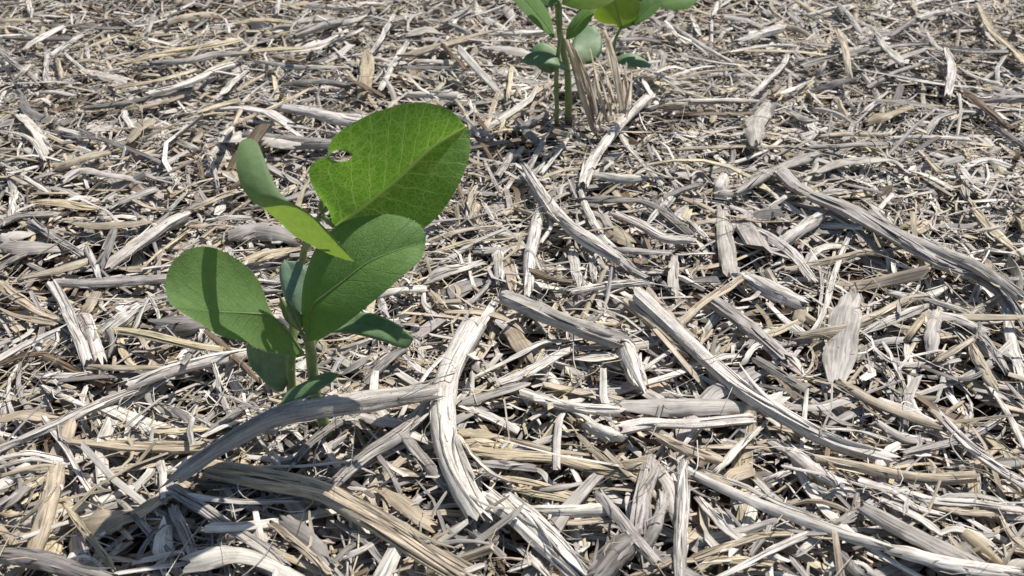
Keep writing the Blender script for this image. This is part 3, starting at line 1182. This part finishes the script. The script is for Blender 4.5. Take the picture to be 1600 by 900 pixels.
NOUN = {'k': 'stalk', 'K': 'speckled stalk', 's': 'straw strip', 'h': 'papery husk scrap'}

def describe(p):
    c = smooth_path(p['pts'], 9)[4]
    e = p['pts'][-1] - p['pts'][0]
    if e[0] < 0:
        e = -e
    ang = math.degrees(math.atan2(-e[1], e[0]))
    p['orient'] = ("lying crosswise" if abs(ang) < 13 else "pointing away" if abs(ang) > 62 else "rising rightwards" if ang > 0 else "falling rightwards")
    ch = np.linalg.norm(p['pts'][-1] - p['pts'][0])
    full = np.linalg.norm(np.diff(smooth_path(p['pts'], 20), axis=0), axis=1).sum()
    p['bent'] = full / ch > 1.03
    L = p['length'] * 1000
    p['size'] = "long" if L > 60 else "short" if L < 24 else ""
    d = [math.hypot(c[0] - a, (c[1] - b) * 1.3) for a, b, _ in LAND]
    p['near'] = sorted(range(len(LAND)), key=lambda i: d[i])
    p['c'] = c
    p['dist'] = d

def side_of(p, i):
    a, b, name = LAND[i]
    dx, dy = p['c'][0] - a, (p['c'][1] - b) * 1.3
    if p['dist'][i] < 16:
        return "at"
    if abs(dx) > abs(dy):
        return "right of" if dx > 0 else "left of"
    return "in front of" if dy > 0 else "behind"

used = {}
for p in PIECES:
    describe(p)
todo = [p for p in PIECES if not p['label']]
own = {}
for i, (a, b, nm) in enumerate(LAND):
    pass
for p in todo:
    i = p['near'][0]
    p['land'] = i
    adj = [p['size'], 'curved' if p['bent'] and p['kind'] != 'h' else '', TONE_WORD[p['tone']]]
    p['key'] = ' '.join(w for w in adj if w) + ' ' + NOUN[p['kind']] + ' ' + p['orient']
    p['base'] = (p['key'], side_of(p, i), i)
groups = {}
for p in todo:
    groups.setdefault(p['base'], []).append(p)
ORD = ["nearest", "second", "third", "fourth", "fifth", "sixth", "seventh", "eighth"]
for (key, sd, i), ps in groups.items():
    ps.sort(key=lambda p: p['dist'][i])
    for n, p in enumerate(ps):
        nm = LAND[i][2]
        if len(ps) == 1:
            p['label'] = f"{key} {sd} {nm}"
        elif n == 0:
            p['label'] = f"{key} closest {sd} {nm}"
        elif n == len(ps) - 1:
            p['label'] = f"{key} farthest {sd} {nm}"
        else:
            p['label'] = f"{key} {ORD[n]} closest {sd} {nm}"
for p in PIECES:
    o = p['obj']
    o['label'] = p['label']
    o['category'] = {'k': 'straw stalk', 'K': 'straw stalk', 's': 'straw strip', 'h': 'husk'}[p['kind']]
    o['group'] = {'k': 'broken stalks lying on the field', 'K': 'broken stalks lying on the field', 's': 'flat straw strips lying on the field',
                  'h': 'papery husk scraps lying on the field'}[p['kind']]

# ------------------------------------------------------------------ upright frayed straw beside the far seedlings
def upright_straw():
    base = on_height(np.array([[962.0, 203.0]]), 0.012)[0]
    root = bpy.data.objects.new("frayed_straw", None)
    root.location = base
    COL.objects.link(root)
    root['label'] = "pale frayed straw clump standing upright in front of the far seedlings"
    root['category'] = "straw clump"
    spec = [('w', 34, 8, [(1175, 590), (1120, 420), (1085, 290), (1050, 190)]), ('w', 20, 4, [(1200, 560), (1165, 400), (1100, 240)]),
            ('w', 36, 0, [(1310, 500), (1290, 380), (1270, 270), (1225, 135)]), ('w', 20, 3, [(1330, 500), (1320, 390), (1330, 300)]),
            ('w', 16, -3, [(1345, 480), (1355, 340)]), ('w', 15, 1, [(1235, 540), (1200, 400), (1165, 240)]),
            ('w', 14, 6, [(1290, 520), (1240, 360), (1190, 270)]), ('t', 14, 2, [(1180, 560), (1150, 430), (1130, 330)]),
            ('w', 12, -4, [(1260, 560), (1250, 430), (1235, 340)]), ('g', 16, 5, [(1220, 545), (1190, 470), (1180, 380)]),
            ('w', 13, -6, [(1275, 560), (1285, 450), (1300, 380)]), ('w', 14, -2, [(1225, 135), (1195, 118), (1280, 118)]),
            ('t', 12, -5, [(1210, 560), (1235, 470), (1270, 420)]), ('w', 12, -8, [(1190, 570), (1215, 500), (1210, 430)]),
            ('w', 20, 5, [(1215, 600), (1150, 420), (1110, 300), (1090, 230)]), ('w', 22, 1, [(1320, 520), (1285, 400), (1255, 290), (1240, 220)]),
            ('w', 16, 3, [(1240, 560), (1195, 420), (1180, 300)]), ('w', 14, 2, [(1260, 540), (1230, 430), (1200, 330)]), ('w', 15, -1, [(1330, 540), (1340, 420), (1320, 310)])]
    for tone, w, dy, pts in spec:
        px = np.array([(530 + 0.3375 * a, 0.3375 * b) for a, b in pts])
        path = smooth_path(px, 12)
        P = on_depth(path, base[1] + dy * 0.001 + np.linspace(0, 0.027, 12))
        wid = 0.85 * 0.3375 * w / FPX * float(np.linalg.norm(P[6] - CAMP))
        t = np.linspace(-1, 1, 12)
        wt = (wid * (1 - 0.5 * np.clip(t, 0, 1) ** 2) * np.interp(t, np.linspace(-1, 1, 6), 1 + rng.normal(0, 0.12, 6)))[:, None]
        X, Y = strip_section(10, wt, max(0.14 * wid, 0.0003), 0.18)
        jag = rng.uniform(0, 1.3, (1, 2, 10)) * wid
        jag[:, :, 5:] = jag[:, :, :5][:, :, ::-1]
        V = sweep(P[None], X[None], Y[None], np.full((1, 12), rng.normal(0, 0.25)), jag, up=np.array([0.36, -0.64, 0.48]))
        q, caps = grid_faces(1, 12, 10)
        F = fray(P, wid, wid * 0.3, 5 if w > 25 else 2, tone)
        fq, fc = grid_faces(len(F), F.shape[1], F.shape[2])
        Va = np.vstack([V.reshape(-1, 3), F.reshape(-1, 3)])
        tint = np.repeat(tint_for(tone, 1 + len(F), 0.2), [120] + [F.shape[1] * F.shape[2]] * len(F), 0) * np.array([1.28, 1.27, 1.24, 1])
        build("straw_strip", Va - base, np.vstack([q, fq + 120]), caps, uv=np.vstack([grain_uv(V), grain_uv(F)]), tint=tint, mat=M_THIN, parent=root, sharp=50)
upright_straw()

# ------------------------------------------------------------------ fine bits and curled fibres lying over the larger pieces
def on_top(xy, n):
    return h_at(Hmap, xy) + rng.uniform(-0.0015, 0.0012, n)
litter("loose_bits", 1500, (10, 0.5), (0.9, 0.45), 5, 4, "loose straw crumbs and slivers lying on top of the bed", M_BITS, tilt=0.2, wave=0.2,
       zfun=on_top, probs=np.array([0.42, 0.2, 0.2, 0.12, 0.03, 0.03]))
litter("straw_fibres", 5500, (17, 0.5), (0.40, 0.3), 9, 3, "hair-thin curled straw fibres tangled over the bed", M_BITS, tilt=0.28, wave=0.42,
       zfun=lambda xy, n: h_at(Hmap, xy) + rng.uniform(-0.004, 0.0015, n), probs=np.array([0.45, 0.15, 0.25, 0.1, 0.0, 0.05]))

# ------------------------------------------------------------------ soybean seedlings
def pts3(pts, Y0):                     # [(px, py, mm behind the stem)] -> world points
    a = np.asarray(pts, float)
    return on_depth(a[:, :2], Y0 + a[:, 2] * 0.001)

def seedling(label, base_px, group):
    b = on_height(np.array([base_px], float), 0.0)[0]
    r = bpy.data.objects.new("soybean_seedling", None)
    r.location = b
    COL.objects.link(r)
    r['label'], r['category'], r['group'] = label, "seedling", group
    return r, b

def stem(root, base, path, radii, mat=M_STEM, name="stem", S=26, K=12):
    P = smooth_path(path, S)[None]
    r = np.interp(np.linspace(0, 1, S), np.linspace(0, 1, len(radii)), radii) * 0.001
    r = r * (1 + rng.normal(0, 0.015, S))
    a = np.arange(K) / K * 2 * math.pi
    X = (np.cos(a)[None] * r[:, None])[None]
    Y = (np.sin(a)[None] * r[:, None])[None]
    V = sweep(P, X, Y, np.zeros((1, S)), up=np.array([0.9, 0.3, 0.1]))
    q, caps = grid_faces(1, S, K)
    o = build(name, V.reshape(-1, 3) - base, q, caps, mat=mat, parent=root)
    hairs(o, base, P[0], r)
    if name == "stem":                        # brown corky foot of the stem, a little thicker, crumbed with soil
        foot = P[:, :6]
        rf = (r[:6] + 0.00025) * (1 + rng.normal(0, 0.06, 6))
        Xf = (np.cos(a)[None] * rf[:, None] * (1 + rng.normal(0, 0.06, (6, K))))[None]
        Yf = (np.sin(a)[None] * rf[:, None])[None]
        Vf = sweep(foot, Xf, Yf, np.zeros((1, 6)), up=np.array([0.9, 0.3, 0.1]))
        qf, cf = grid_faces(1, 6, K)
        build("stem_foot", Vf.reshape(-1, 3) - base, qf, cf, mat=M_FOOT, parent=root)
    return o

def hairs(parent, base, P, r, n=None, ln=(0.5, 1.0)):
    n = n or int(np.linalg.norm(np.diff(P, axis=0), axis=1).sum() * 6500)
    i = rng.integers(1, len(P) - 1, n)
    f = rng.random((n, 1))
    c = P[i] * f + P[i - 1] * (1 - f)
    d = norm(rng.normal(0, 1, (n, 3)))
    T = norm(P[i] - P[i - 1])
    d = norm(d - T * (d * T).sum(-1, keepdims=True) + T * rng.normal(0.15, 0.3, (n, 1)))
    s = c + d * np.asarray(r)[i][:, None] * 0.9
    blades(parent, base, s, d, rng.uniform(*ln, n) * 0.001)

def blades(parent, base, s, d, ln, w=0.00004):
    n = len(s)
    side = norm(np.cross(d, norm(rng.normal(0, 1, (n, 3))))) * w
    V = np.stack([s - side, s + side, s + d * ln[:, None] + side * 0.2, s + d * ln[:, None] - side * 0.2], 1)
    o = build("hairs", V.reshape(-1, 3) - base, np.arange(n * 4).reshape(n, 4), mat=M_HAIR, parent=parent)
    o['kind'] = 'stuff'

def leaf(root, base, Y0, L, M, R, mat, bulge=0.0, nu=16, nv=56, hole=None, name="leaf", flip=False, vein=True, rim_hairs=140, wave=0.0, knots=None):
    Lp, Mp, Rp = (smooth_path(pts3(q, Y0), nv) if knots is None or knots[i] is None else knot_path(pts3(q, Y0), nv, knots[i]) for i, q in enumerate((L, M, R)))
    u = np.r_[np.linspace(-1, 0, nu), np.linspace(0, 1, nu)[1:]]
    au = np.abs(u)[None, :, None]
    E = np.where(u[None, :, None] < 0, Lp[:, None], Rp[:, None])
    G = Mp[:, None] * (1 - au) + E * au
    dv = np.gradient(G, axis=0)
    du = np.gradient(G, axis=1)
    Nn = norm(np.cross(du, dv))
    if flip:
        Nn = -Nn
    hw = np.where(u[None, :] < 0, np.linalg.norm(Lp - Mp, axis=1)[:, None], np.linalg.norm(Rp - Mp, axis=1)[:, None])
    v = np.linspace(0, 1, nv)[:, None]
    off = bulge * 4 * (np.abs(u) * (1 - np.abs(u)))[None] * hw
    off = off + wave * np.sin(v * 17 + u[None] * 2) * (np.abs(u) ** 2)[None] * 0.001
    G = G + Nn * off[..., None]
    s = np.cumsum(np.r_[0, np.linalg.norm(np.diff(Mp, axis=0), axis=1)]) * 1000
    dist = np.concatenate([np.zeros((nv, 1)), np.cumsum(np.linalg.norm(np.diff(G, axis=1), axis=-1), 1)], 1) * 1000
    sx = dist - dist[:, nu - 1:nu]
    UV = np.stack([sx, np.broadcast_to(s[:, None], sx.shape)], -1)
    W = 2 * nu - 1
    i, j = np.meshgrid(np.arange(W - 1), np.arange(nv - 1))
    a = (j * W + i).ravel()
    q = np.stack([a, a + 1, a + W + 1, a + W], -1) if not flip else np.stack([a, a + W, a + W + 1, a + 1], -1)
    V = G.reshape(-1, 3)
    if hole is not None:                        # an insect hole: drop the faces inside, pull the rim onto the outline
        cx, cy, ax, ay, rot = hole
        px = to_px(V)
        co, si = math.cos(rot), math.sin(rot)
        e = np.stack([((px[:, 0] - cx) * co + (px[:, 1] - cy) * si) / ax, (-(px[:, 0] - cx) * si + (px[:, 1] - cy) * co) / ay], -1)
        r = np.linalg.norm(e, axis=1)
        ang = np.arctan2(e[:, 1], e[:, 0])
        lim = 1 + 0.10 * np.sin(3 * ang + 1) + 0.06 * np.sin(7 * ang)
        inside = r < lim
        q = q[~inside[q].all(1)]
        en = e / np.maximum(r, 1e-6)[:, None] * lim[:, None]
        tgt = np.stack([cx + en[:, 0] * ax * co - en[:, 1] * ay * si, cy + en[:, 0] * ax * si + en[:, 1] * ay * co], -1)
        m = inside & (r > 0.05)
        V = V.copy()
        V[m] = on_depth(tgt[m], V[m, 1])
        bite = np.clip(1.30 - np.maximum(r / lim, 1.0), 0, 0.30) / 0.30
    else:
        bite = np.zeros(len(V))
    uvc = UV.reshape(-1, 2)[q].reshape(-1, 2)
    o = build(name, V - base, q, uv=uvc, uvname="blade", mat=mat, parent=root)
    o.data.attributes.new("bite", 'FLOAT', 'POINT').data.foreach_set("value", bite.astype(np.float32))
    if vein:
        S = nv
        sgn = -1 if not flip else 1
        C = (Mp + Nn[:, nu - 1] * 0.00012)[None, 1:-1]
        S = C.shape[1]
        rr = np.interp(np.linspace(0, 1, S), [0, 0.5, 1], [0.00050, 0.00030, 0.00010])
        aa = np.arange(8) / 8 * 2 * math.pi
        Vm = sweep(C, (np.cos(aa)[None] * rr[:, None])[None], (np.sin(aa)[None] * rr[:, None] * 0.8)[None], np.zeros((1, S)))
        qq, cc = grid_faces(1, S, 8)
        build("midrib", Vm.reshape(-1, 3) - base, qq, cc, mat=M_STEM if mat is M_LEAF else M_BUD, parent=o)
    if rim_hairs:
        n = rim_hairs
        k = rng.integers(2, nv - 2, n)
        left = rng.random(n) < 0.5
        ed = np.where(left[:, None], G[k, 0], G[k, -1])
        inn = np.where(left[:, None], G[k, 1], G[k, -2])
        d = norm(norm(ed - inn) + rng.normal(0, 0.45, (n, 3)))
        blades(o, base, ed, d, rng.uniform(0.3, 0.8, n) * 0.001)
    return o

def cotyledon(root, base, Y0, L, M, R, thick, mat, name="cotyledon", nv=26):
    Lp, Mp, Rp = (smooth_path(pts3(q, Y0), nv) for q in (L, M, R))
    u = np.linspace(-1, 1, 11)
    au = np.abs(u)[None, :, None]
    G = Mp[:, None] * (1 - au) + np.where(u[None, :, None] < 0, Lp[:, None], Rp[:, None]) * au
    Nn = norm(np.cross(np.gradient(G, axis=1), np.gradient(G, axis=0)))
    Nn = norm(np.broadcast_to(Nn[2:-2].mean((0, 1)), Nn.shape) * 0.6 + Nn * 0.4)
    prof = np.sqrt(np.clip(1 - u ** 2, 0, 1))[None] * (np.sin(np.pi * np.linspace(0.03, 0.97, nv)) ** 0.45)[:, None] * thick * 0.0005
    top, bot = G + Nn * prof[..., None], G - Nn * prof[..., None]
    V = np.concatenate([top, bot[:, ::-1][:, 1:-1]], 1)
    K = V.shape[1]
    q, caps = grid_faces(1, nv, K)
    return build(name, V.reshape(-1, 3) - base, q, caps, mat=mat, parent=root)

GF, GB = "pair of seedlings close together in front", "clump of seedlings at the top of the photo"
YF = 0.258
# -- the taller of the two in front: holed leaf, folded leaf
rt, bt = seedling("taller front soybean seedling whose broad upper leaf has an insect hole", (470, 702), GF)
stem(rt, bt, np.vstack([bt - [0, 0, 0.004], pts3([(468, 680, 6), (460, 640, 7), (454, 590, 7), (456, 540, 7), (463, 470, 14), (472, 410, 17), (477, 385, 14), (490, 352, 12), (502, 335, 11)], YF)]),
     [1.6, 1.7, 1.7, 1.7, 1.6, 1.45, 1.3, 1.15, 1.0, 0.8])
leaf(rt, bt, YF,
     L=[(521, 356, 11), (514, 330, 11), (497, 305, 10), (484, 281, 9), (484, 260, 9), (499, 249, 9.5), (512, 246, 10), (514, 236, 10), (521, 217, 10), (546, 195, 12), (587, 174, 16), (640, 162, 21), (682, 164, 25), (710, 177, 28), (728, 198, 29)],
     M=[(521, 356, 11), (546, 338, 13), (570, 321, 16), (622, 279, 21), (675, 231, 26), (728, 198, 29)],
     R=[(521, 356, 11), (556, 372, 10), (605, 378, 10), (645, 370, 11), (668, 352, 12), (691, 329, 13), (712, 299, 15), (726, 268, 19), (734, 238, 23), (734, 214, 27), (728, 198, 29)],
     mat=M_LEAF, bulge=0.05, nu=24, nv=84, hole=(531.5, 244, 17.8, 9.0, 0.03), rim_hairs=220, wave=0.45, vein=False)
leaf(rt, bt, YF,
     L=[(554, 409, -12), (535, 404, -10), (510, 395, -9), (479, 379, -8), (458, 367, -8), (437, 347, -9), (414, 328, -11), (391, 313, -12)],
     M=[(554, 409, -12), (532, 382, -15), (510, 358, -17), (479, 330, -18), (447, 314, -18), (416, 310, -16), (391, 313, -12)],
     R=[(554, 409, -12), (533, 384, -14), (511, 360, -16), (480, 332, -17.5), (447, 312, -16.0), (425, 280, -8.3), (413, 250, -0.8), (403, 224, 5.3), (389, 216, 7.0), (374, 224, 4.3), (369, 256, -2.3), (376, 288, -8.0), (391, 313, -12)],
     mat=M_LEAF_YOUNG, bulge=0.03, nu=14, nv=90, rim_hairs=200, vein=False,
     knots=(None, [0, 0.15, 0.3, 0.5, 0.7, 0.85, 1], [0, 0.15, 0.3, 0.5, 0.7, 0.735, 0.77, 0.81, 0.85, 0.89, 0.93, 0.97, 1]))
stem(rt, bt, pts3([(478, 388, 14), (486, 378, 4), (500, 380, -6), (516, 388, -11)], YF), [1.1, 0.9, 0.8, 0.5], name="petiole", S=12)
stem(rt, bt, pts3([(502, 335, 11), (512, 345, 11), (522, 355, 11)], YF), [0.9, 0.8, 0.6], name="petiole", S=8)
def bud(root, base, Y0, spec, w):
    b = stem(root, base, pts3(spec[:2], Y0), [0.7, 0.6], mat=M_BUD, name="bud", S=6)
    for k, (tip, bend) in enumerate(spec[2]):
        a = np.array(spec[1], float)
        t = np.array(tip, float)
        m = (a + t) / 2 + np.array(bend, float)
        nrm = np.array([-(t - a)[1], (t - a)[0]])
        nrm = nrm / np.linalg.norm(nrm) * w
        l = [tuple(a), tuple(m + np.r_[nrm, 0.8]), tuple(t)]
        r = [tuple(a), tuple(m - np.r_[nrm, -0.8]), tuple(t)]
        cotyledon(b, base, Y0, l, [tuple(a), tuple(m + [0, 0, -0.8]), tuple(t)], r, 1.3, M_BUD, name="leaflet", nv=14)
    return b
bud(rt, bt, YF, [(500, 340, 11), (502, 334, 11), [((503, 309, 11), (-1, 0, 0)), ((512, 318, 12), (2, 0, 1))]], 5)
cotyledon(rt, bt, YF, L=[(466, 500, 0), (446, 470, 4), (437, 436, 9), (438, 416, 12), (446, 407, 14)], M=[(466, 500, 0), (460, 460, 5), (458, 425, 11), (446, 407, 14)],
          R=[(466, 500, 0), (476, 470, 4), (480, 436, 9), (474, 412, 12), (446, 407, 14)], thick=2.0, mat=M_COTY_PALE)
cotyledon(rt, bt, YF, L=[(455, 540, 8), (420, 522, 12), (394, 526, 14), (385, 545, 14), (391, 572, 11)], M=[(455, 540, 8), (430, 558, 10), (410, 572, 11), (391, 572, 11)],
          R=[(455, 540, 8), (452, 585, 6), (441, 612, 5), (418, 602, 7), (391, 572, 11)], thick=2.0, mat=M_COTY)
# -- the shorter one: left leaf and right leaf facing the camera, bud between them
rs, bs = seedling("shorter front soybean seedling with one leaf each side of a fuzzy bud", (520, 706), GF)
stem(rs, bs, np.vstack([bs - [0, 0, 0.004], pts3([(515, 685, 0), (504, 655, 0), (494, 620, 0), (488, 575, 0), (485, 540, 0), (480, 528, -4)], YF)]),
     [1.8, 1.9, 1.9, 1.9, 1.8, 1.8, 1.5])
leaf(rs, bs, YF,
     L=[(476, 556, -2.0), (449, 513, 0.1), (426, 488, -1.2), (411, 455, -0.7), (396, 430, -0.8), (371, 406, -3.2), (343, 389, -6.7), (314, 385, -11.7), (286, 394, -18.7), (266, 415, -23.7), (259, 443, -27.9), (265, 468, -33.0), (273, 480, -35.0)],
     M=[(476, 556, -2.0), (452, 520, -3.6), (424, 494, -7.1), (385, 489, -13.7), (343, 487, -22.0), (300, 483, -30.4), (273, 480, -35.0)],
     R=[(476, 556, -2.0), (455, 556, -8.2), (426, 550, -14.5), (384, 537, -22.8), (343, 522, -30.0), (310, 506, -33.9), (286, 491, -35.5), (273, 480, -35.0)],
     mat=M_LEAF_DULL, bulge=0.08, nu=18, nv=70, rim_hairs=220, wave=0.45)
leaf(rs, bs, YF,
     L=[(482, 533, -6), (471, 510, -5), (473, 470, -2), (478, 425, 2), (492, 388, 5), (523, 357, 8), (546, 344, 9), (573, 337, 9.5), (606, 334, 9.5), (634, 340, 9), (655, 352, 8), (664, 366, 6), (665, 378, 4)],
     M=[(482, 533, -6), (483, 500, -7), (490, 476, -7), (508, 461, -7), (541, 436, -6), (574, 411, -4), (615, 393, -1), (665, 378, 4)],
     R=[(482, 533, -6), (497, 531, -11), (516, 521, -14), (541, 506, -15), (578, 474, -14), (615, 445, -11), (652, 411, -5), (663, 392, 1), (665, 378, 4)],
     mat=M_LEAF_DULL, bulge=0.07, nu=22, nv=76, rim_hairs=220, wave=0.45)
bud(rs, bs, YF, [(479, 530, -4), (471, 520, -6), [((435, 459, -7), (-1, 4, 0)), ((446, 466, -4), (5, 4, 0))]], 9)
cotyledon(rs, bs, YF, L=[(505, 520, 3), (545, 492, 7), (580, 489, 4), (613, 502, 0), (638, 519, -3), (646, 530, -4)], M=[(505, 520, 3), (550, 508, 3), (590, 513, 0), (622, 527, -3), (646, 530, -4)],
          R=[(505, 520, 3), (535, 520, 0), (566, 525, -3), (602, 535, -5), (634, 545, -6), (646, 530, -4)], thick=2.2, mat=M_COTY)
stem(rs, bs, pts3([(487, 540, 0), (495, 528, 2), (508, 519, 3)], YF), [1.2, 1.0, 1.0], name="petiole", S=8)
cotyledon(rs, bs, YF, L=[(438, 632, -8), (449, 612, -3), (483, 593, -2), (512, 581, -3), (530, 585, -5)], M=[(438, 632, -8), (468, 613, -6), (495, 600, -6), (530, 585, -5)],
          R=[(438, 632, -8), (460, 627, -9), (488, 616, -9), (516, 599, -8), (530, 585, -5)], thick=1.8, mat=M_COTY)
stem(rs, bs, pts3([(492, 612, 0), (494, 604, -3), (497, 600, -6)], YF), [0.9, 0.8, 0.7], name="petiole", S=6)

# -- three more at the top of the photograph
YB = 0.515
ra, ba = seedling("far soybean seedling with the leftmost thin stem and two low seed leaves", (870, 206), GB)
stem(ra, ba, np.vstack([ba - [0, 0, 0.004], pts3([(870, 170, 0), (869, 130, 0), (871, 95, 0), (874, 66, 1), (876, 35, 2), (875, 3, 2)], YB)]), [1.2, 1.25, 1.3, 1.2, 1.0, 0.9])
cotyledon(ra, ba, YB, L=[(891, 112, -4), (868, 87, 0), (845, 80, -1), (825, 84, -3), (816, 94, -5)], M=[(891, 112, -4), (865, 97, -5), (840, 95, -6), (816, 94, -5)],
          R=[(891, 112, -4), (868, 104, -8), (843, 103, -9), (824, 101, -7), (816, 94, -5)], thick=2.4, mat=M_COTY)
cotyledon(ra, ba, YB, L=[(880, 102, 4), (868, 76, 12), (848, 66, 14), (833, 73, 12), (830, 85, 9)], M=[(880, 102, 4), (862, 88, 8), (846, 82, 9), (830, 85, 9)],
          R=[(880, 102, 4), (862, 114, 3), (846, 110, 4), (834, 98, 6), (830, 85, 9)], thick=2.2, mat=M_COTY)
leaf(ra, ba, YB, L=[(867, 60, 2), (851, 50, 0), (830, 32, 1), (808, 8, 5), (795, -12, 9), (790, -24, 13)], M=[(867, 60, 2), (856, 42, 5), (838, 20, 8), (815, -6, 11), (790, -24, 13)],
     R=[(867, 60, 2), (864, 44, 8), (858, 22, 14), (842, -2, 18), (818, -20, 18), (790, -24, 13)], mat=M_LEAF_DULL, bulge=0.06, nv=40, nu=10, rim_hairs=60)
leaf(ra, ba, YB, L=[(875, 3, 2), (860, 10, 0), (847, 4, 1), (840, -14, 5), (846, -36, 10)], M=[(875, 3, 2), (866, -4, 4), (856, -16, 7), (846, -36, 10)],
     R=[(875, 3, 2), (876, -14, 8), (870, -30, 12), (858, -40, 13), (846, -36, 10)], mat=M_LEAF_DULL, bulge=0.06, nv=40, nu=10, rim_hairs=40)
rb, bb = seedling("far soybean seedling with the thick upright stem in the middle of the clump", (889, 196), GB)
stem(rb, bb, np.vstack([bb - [0, 0, 0.004], pts3([(888, 160, 4), (887, 115, 4), (880, 78, 4), (874, 45, 4), (871, 5, 4), (872, -25, 5)], YB)]), [1.9, 2.0, 2.0, 1.9, 1.8, 1.5, 1.2])
leaf(rb, bb, YB, L=[(884, 62, 4), (886, 44, 6), (896, 28, 9), (908, 16, 12), (925, 6, 14), (934, 0, 15)], M=[(884, 62, 4), (894, 46, 3), (908, 30, 4), (922, 14, 8), (934, 0, 15)],
     R=[(884, 62, 4), (898, 58, -2), (914, 44, -3), (926, 26, 2), (934, 10, 9), (934, 0, 15)], mat=M_LEAF_DULL, bulge=0.05, nv=36, nu=10, rim_hairs=50)
leaf(rb, bb, YB, L=[(878, 6, 2), (884, -16, 6), (912, -34, 10), (950, -40, 12), (985, -30, 10)], M=[(878, 6, 2), (908, -8, 0), (945, -18, 2), (985, -30, 10)],
     R=[(878, 6, 2), (900, 14, -8), (935, 13, -12), (965, -4, -7), (985, -30, 10)], mat=M_LEAF_BRIGHT, bulge=0.06, nv=44, nu=12, rim_hairs=60)
cotyledon(rb, bb, YB, L=[(892, 92, 18), (896, 62, 34), (910, 44, 42), (928, 42, 42), (940, 56, 38)], M=[(892, 92, 18), (906, 76, 28), (924, 64, 34), (940, 56, 38)],
          R=[(892, 92, 18), (906, 100, 20), (926, 98, 22), (940, 80, 28), (940, 56, 38)], thick=2.2, mat=M_COTY)
rc, bc = seedling("far soybean seedling with the broad bright yellowish leaf behind the upright straw", (962, 146), GB)
YC = bc[1]
stem(rc, bc, np.vstack([bc - [0, 0, 0.004], pts3([(961, 128, 0), (960, 105, 0), (959, 78, 0), (963, 58, 0), (970, 44, 0)], YC)]), [1.5, 1.5, 1.5, 1.3, 1.1, 0.8])
leaf(rc, bc, YC, L=[(973, 46, 0), (945, 38, 0), (927, 24, 1), (922, 4, 2), (928, -18, 4), (950, -34, 8)], M=[(973, 46, 0), (966, 22, 2), (958, -6, 5), (950, -34, 8)],
     R=[(973, 46, 0), (990, 38, 2), (999, 20, 4), (998, -4, 7), (984, -24, 9), (950, -34, 8)], mat=M_LEAF_BRIGHT, bulge=0.05, nv=44, nu=14, rim_hairs=60)
leaf(rc, bc, YC, L=[(985, 40, 2), (992, 18, 9), (1004, 0, 13), (1022, -14, 16), (1036, -18, 17)], M=[(985, 40, 2), (1000, 24, 4), (1020, 4, 8), (1036, -18, 17)],
     R=[(985, 40, 2), (1004, 34, -2), (1024, 20, 0), (1036, 2, 6), (1036, -18, 17)], mat=M_LEAF_DULL, bulge=0.05, nv=36, nu=10, rim_hairs=50)
leaf(rc, bc, YC, L=[(1018, 2, 10), (1034, -14, 15), (1060, -24, 18), (1084, -14, 18), (1092, -2, 16)], M=[(1018, 2, 10), (1044, -2, 8), (1070, -4, 9), (1092, -2, 16)],
     R=[(1018, 2, 10), (1036, 13, 2), (1060, 16, 1), (1080, 11, 5), (1092, -2, 16)], mat=M_LEAF_DULL, bulge=0.08, nv=36, nu=10, rim_hairs=50)
stem(rc, bc, pts3([(970, 44, 0), (990, 32, 3), (1012, 8, 9)], YC), [0.8, 0.7, 0.6], name="petiole", S=10)
cotyledon(rc, bc, YC, L=[(958, 96, 0), (972, 85, 3), (990, 84, 3), (1008, 93, 1), (1018, 102, -1)], M=[(958, 96, 0), (978, 94, -1), (998, 98, -2), (1018, 102, -1)],
          R=[(958, 96, 0), (978, 103, -4), (998, 105, -5), (1010, 106, -4), (1018, 102, -1)], thick=2.0, mat=M_COTY)
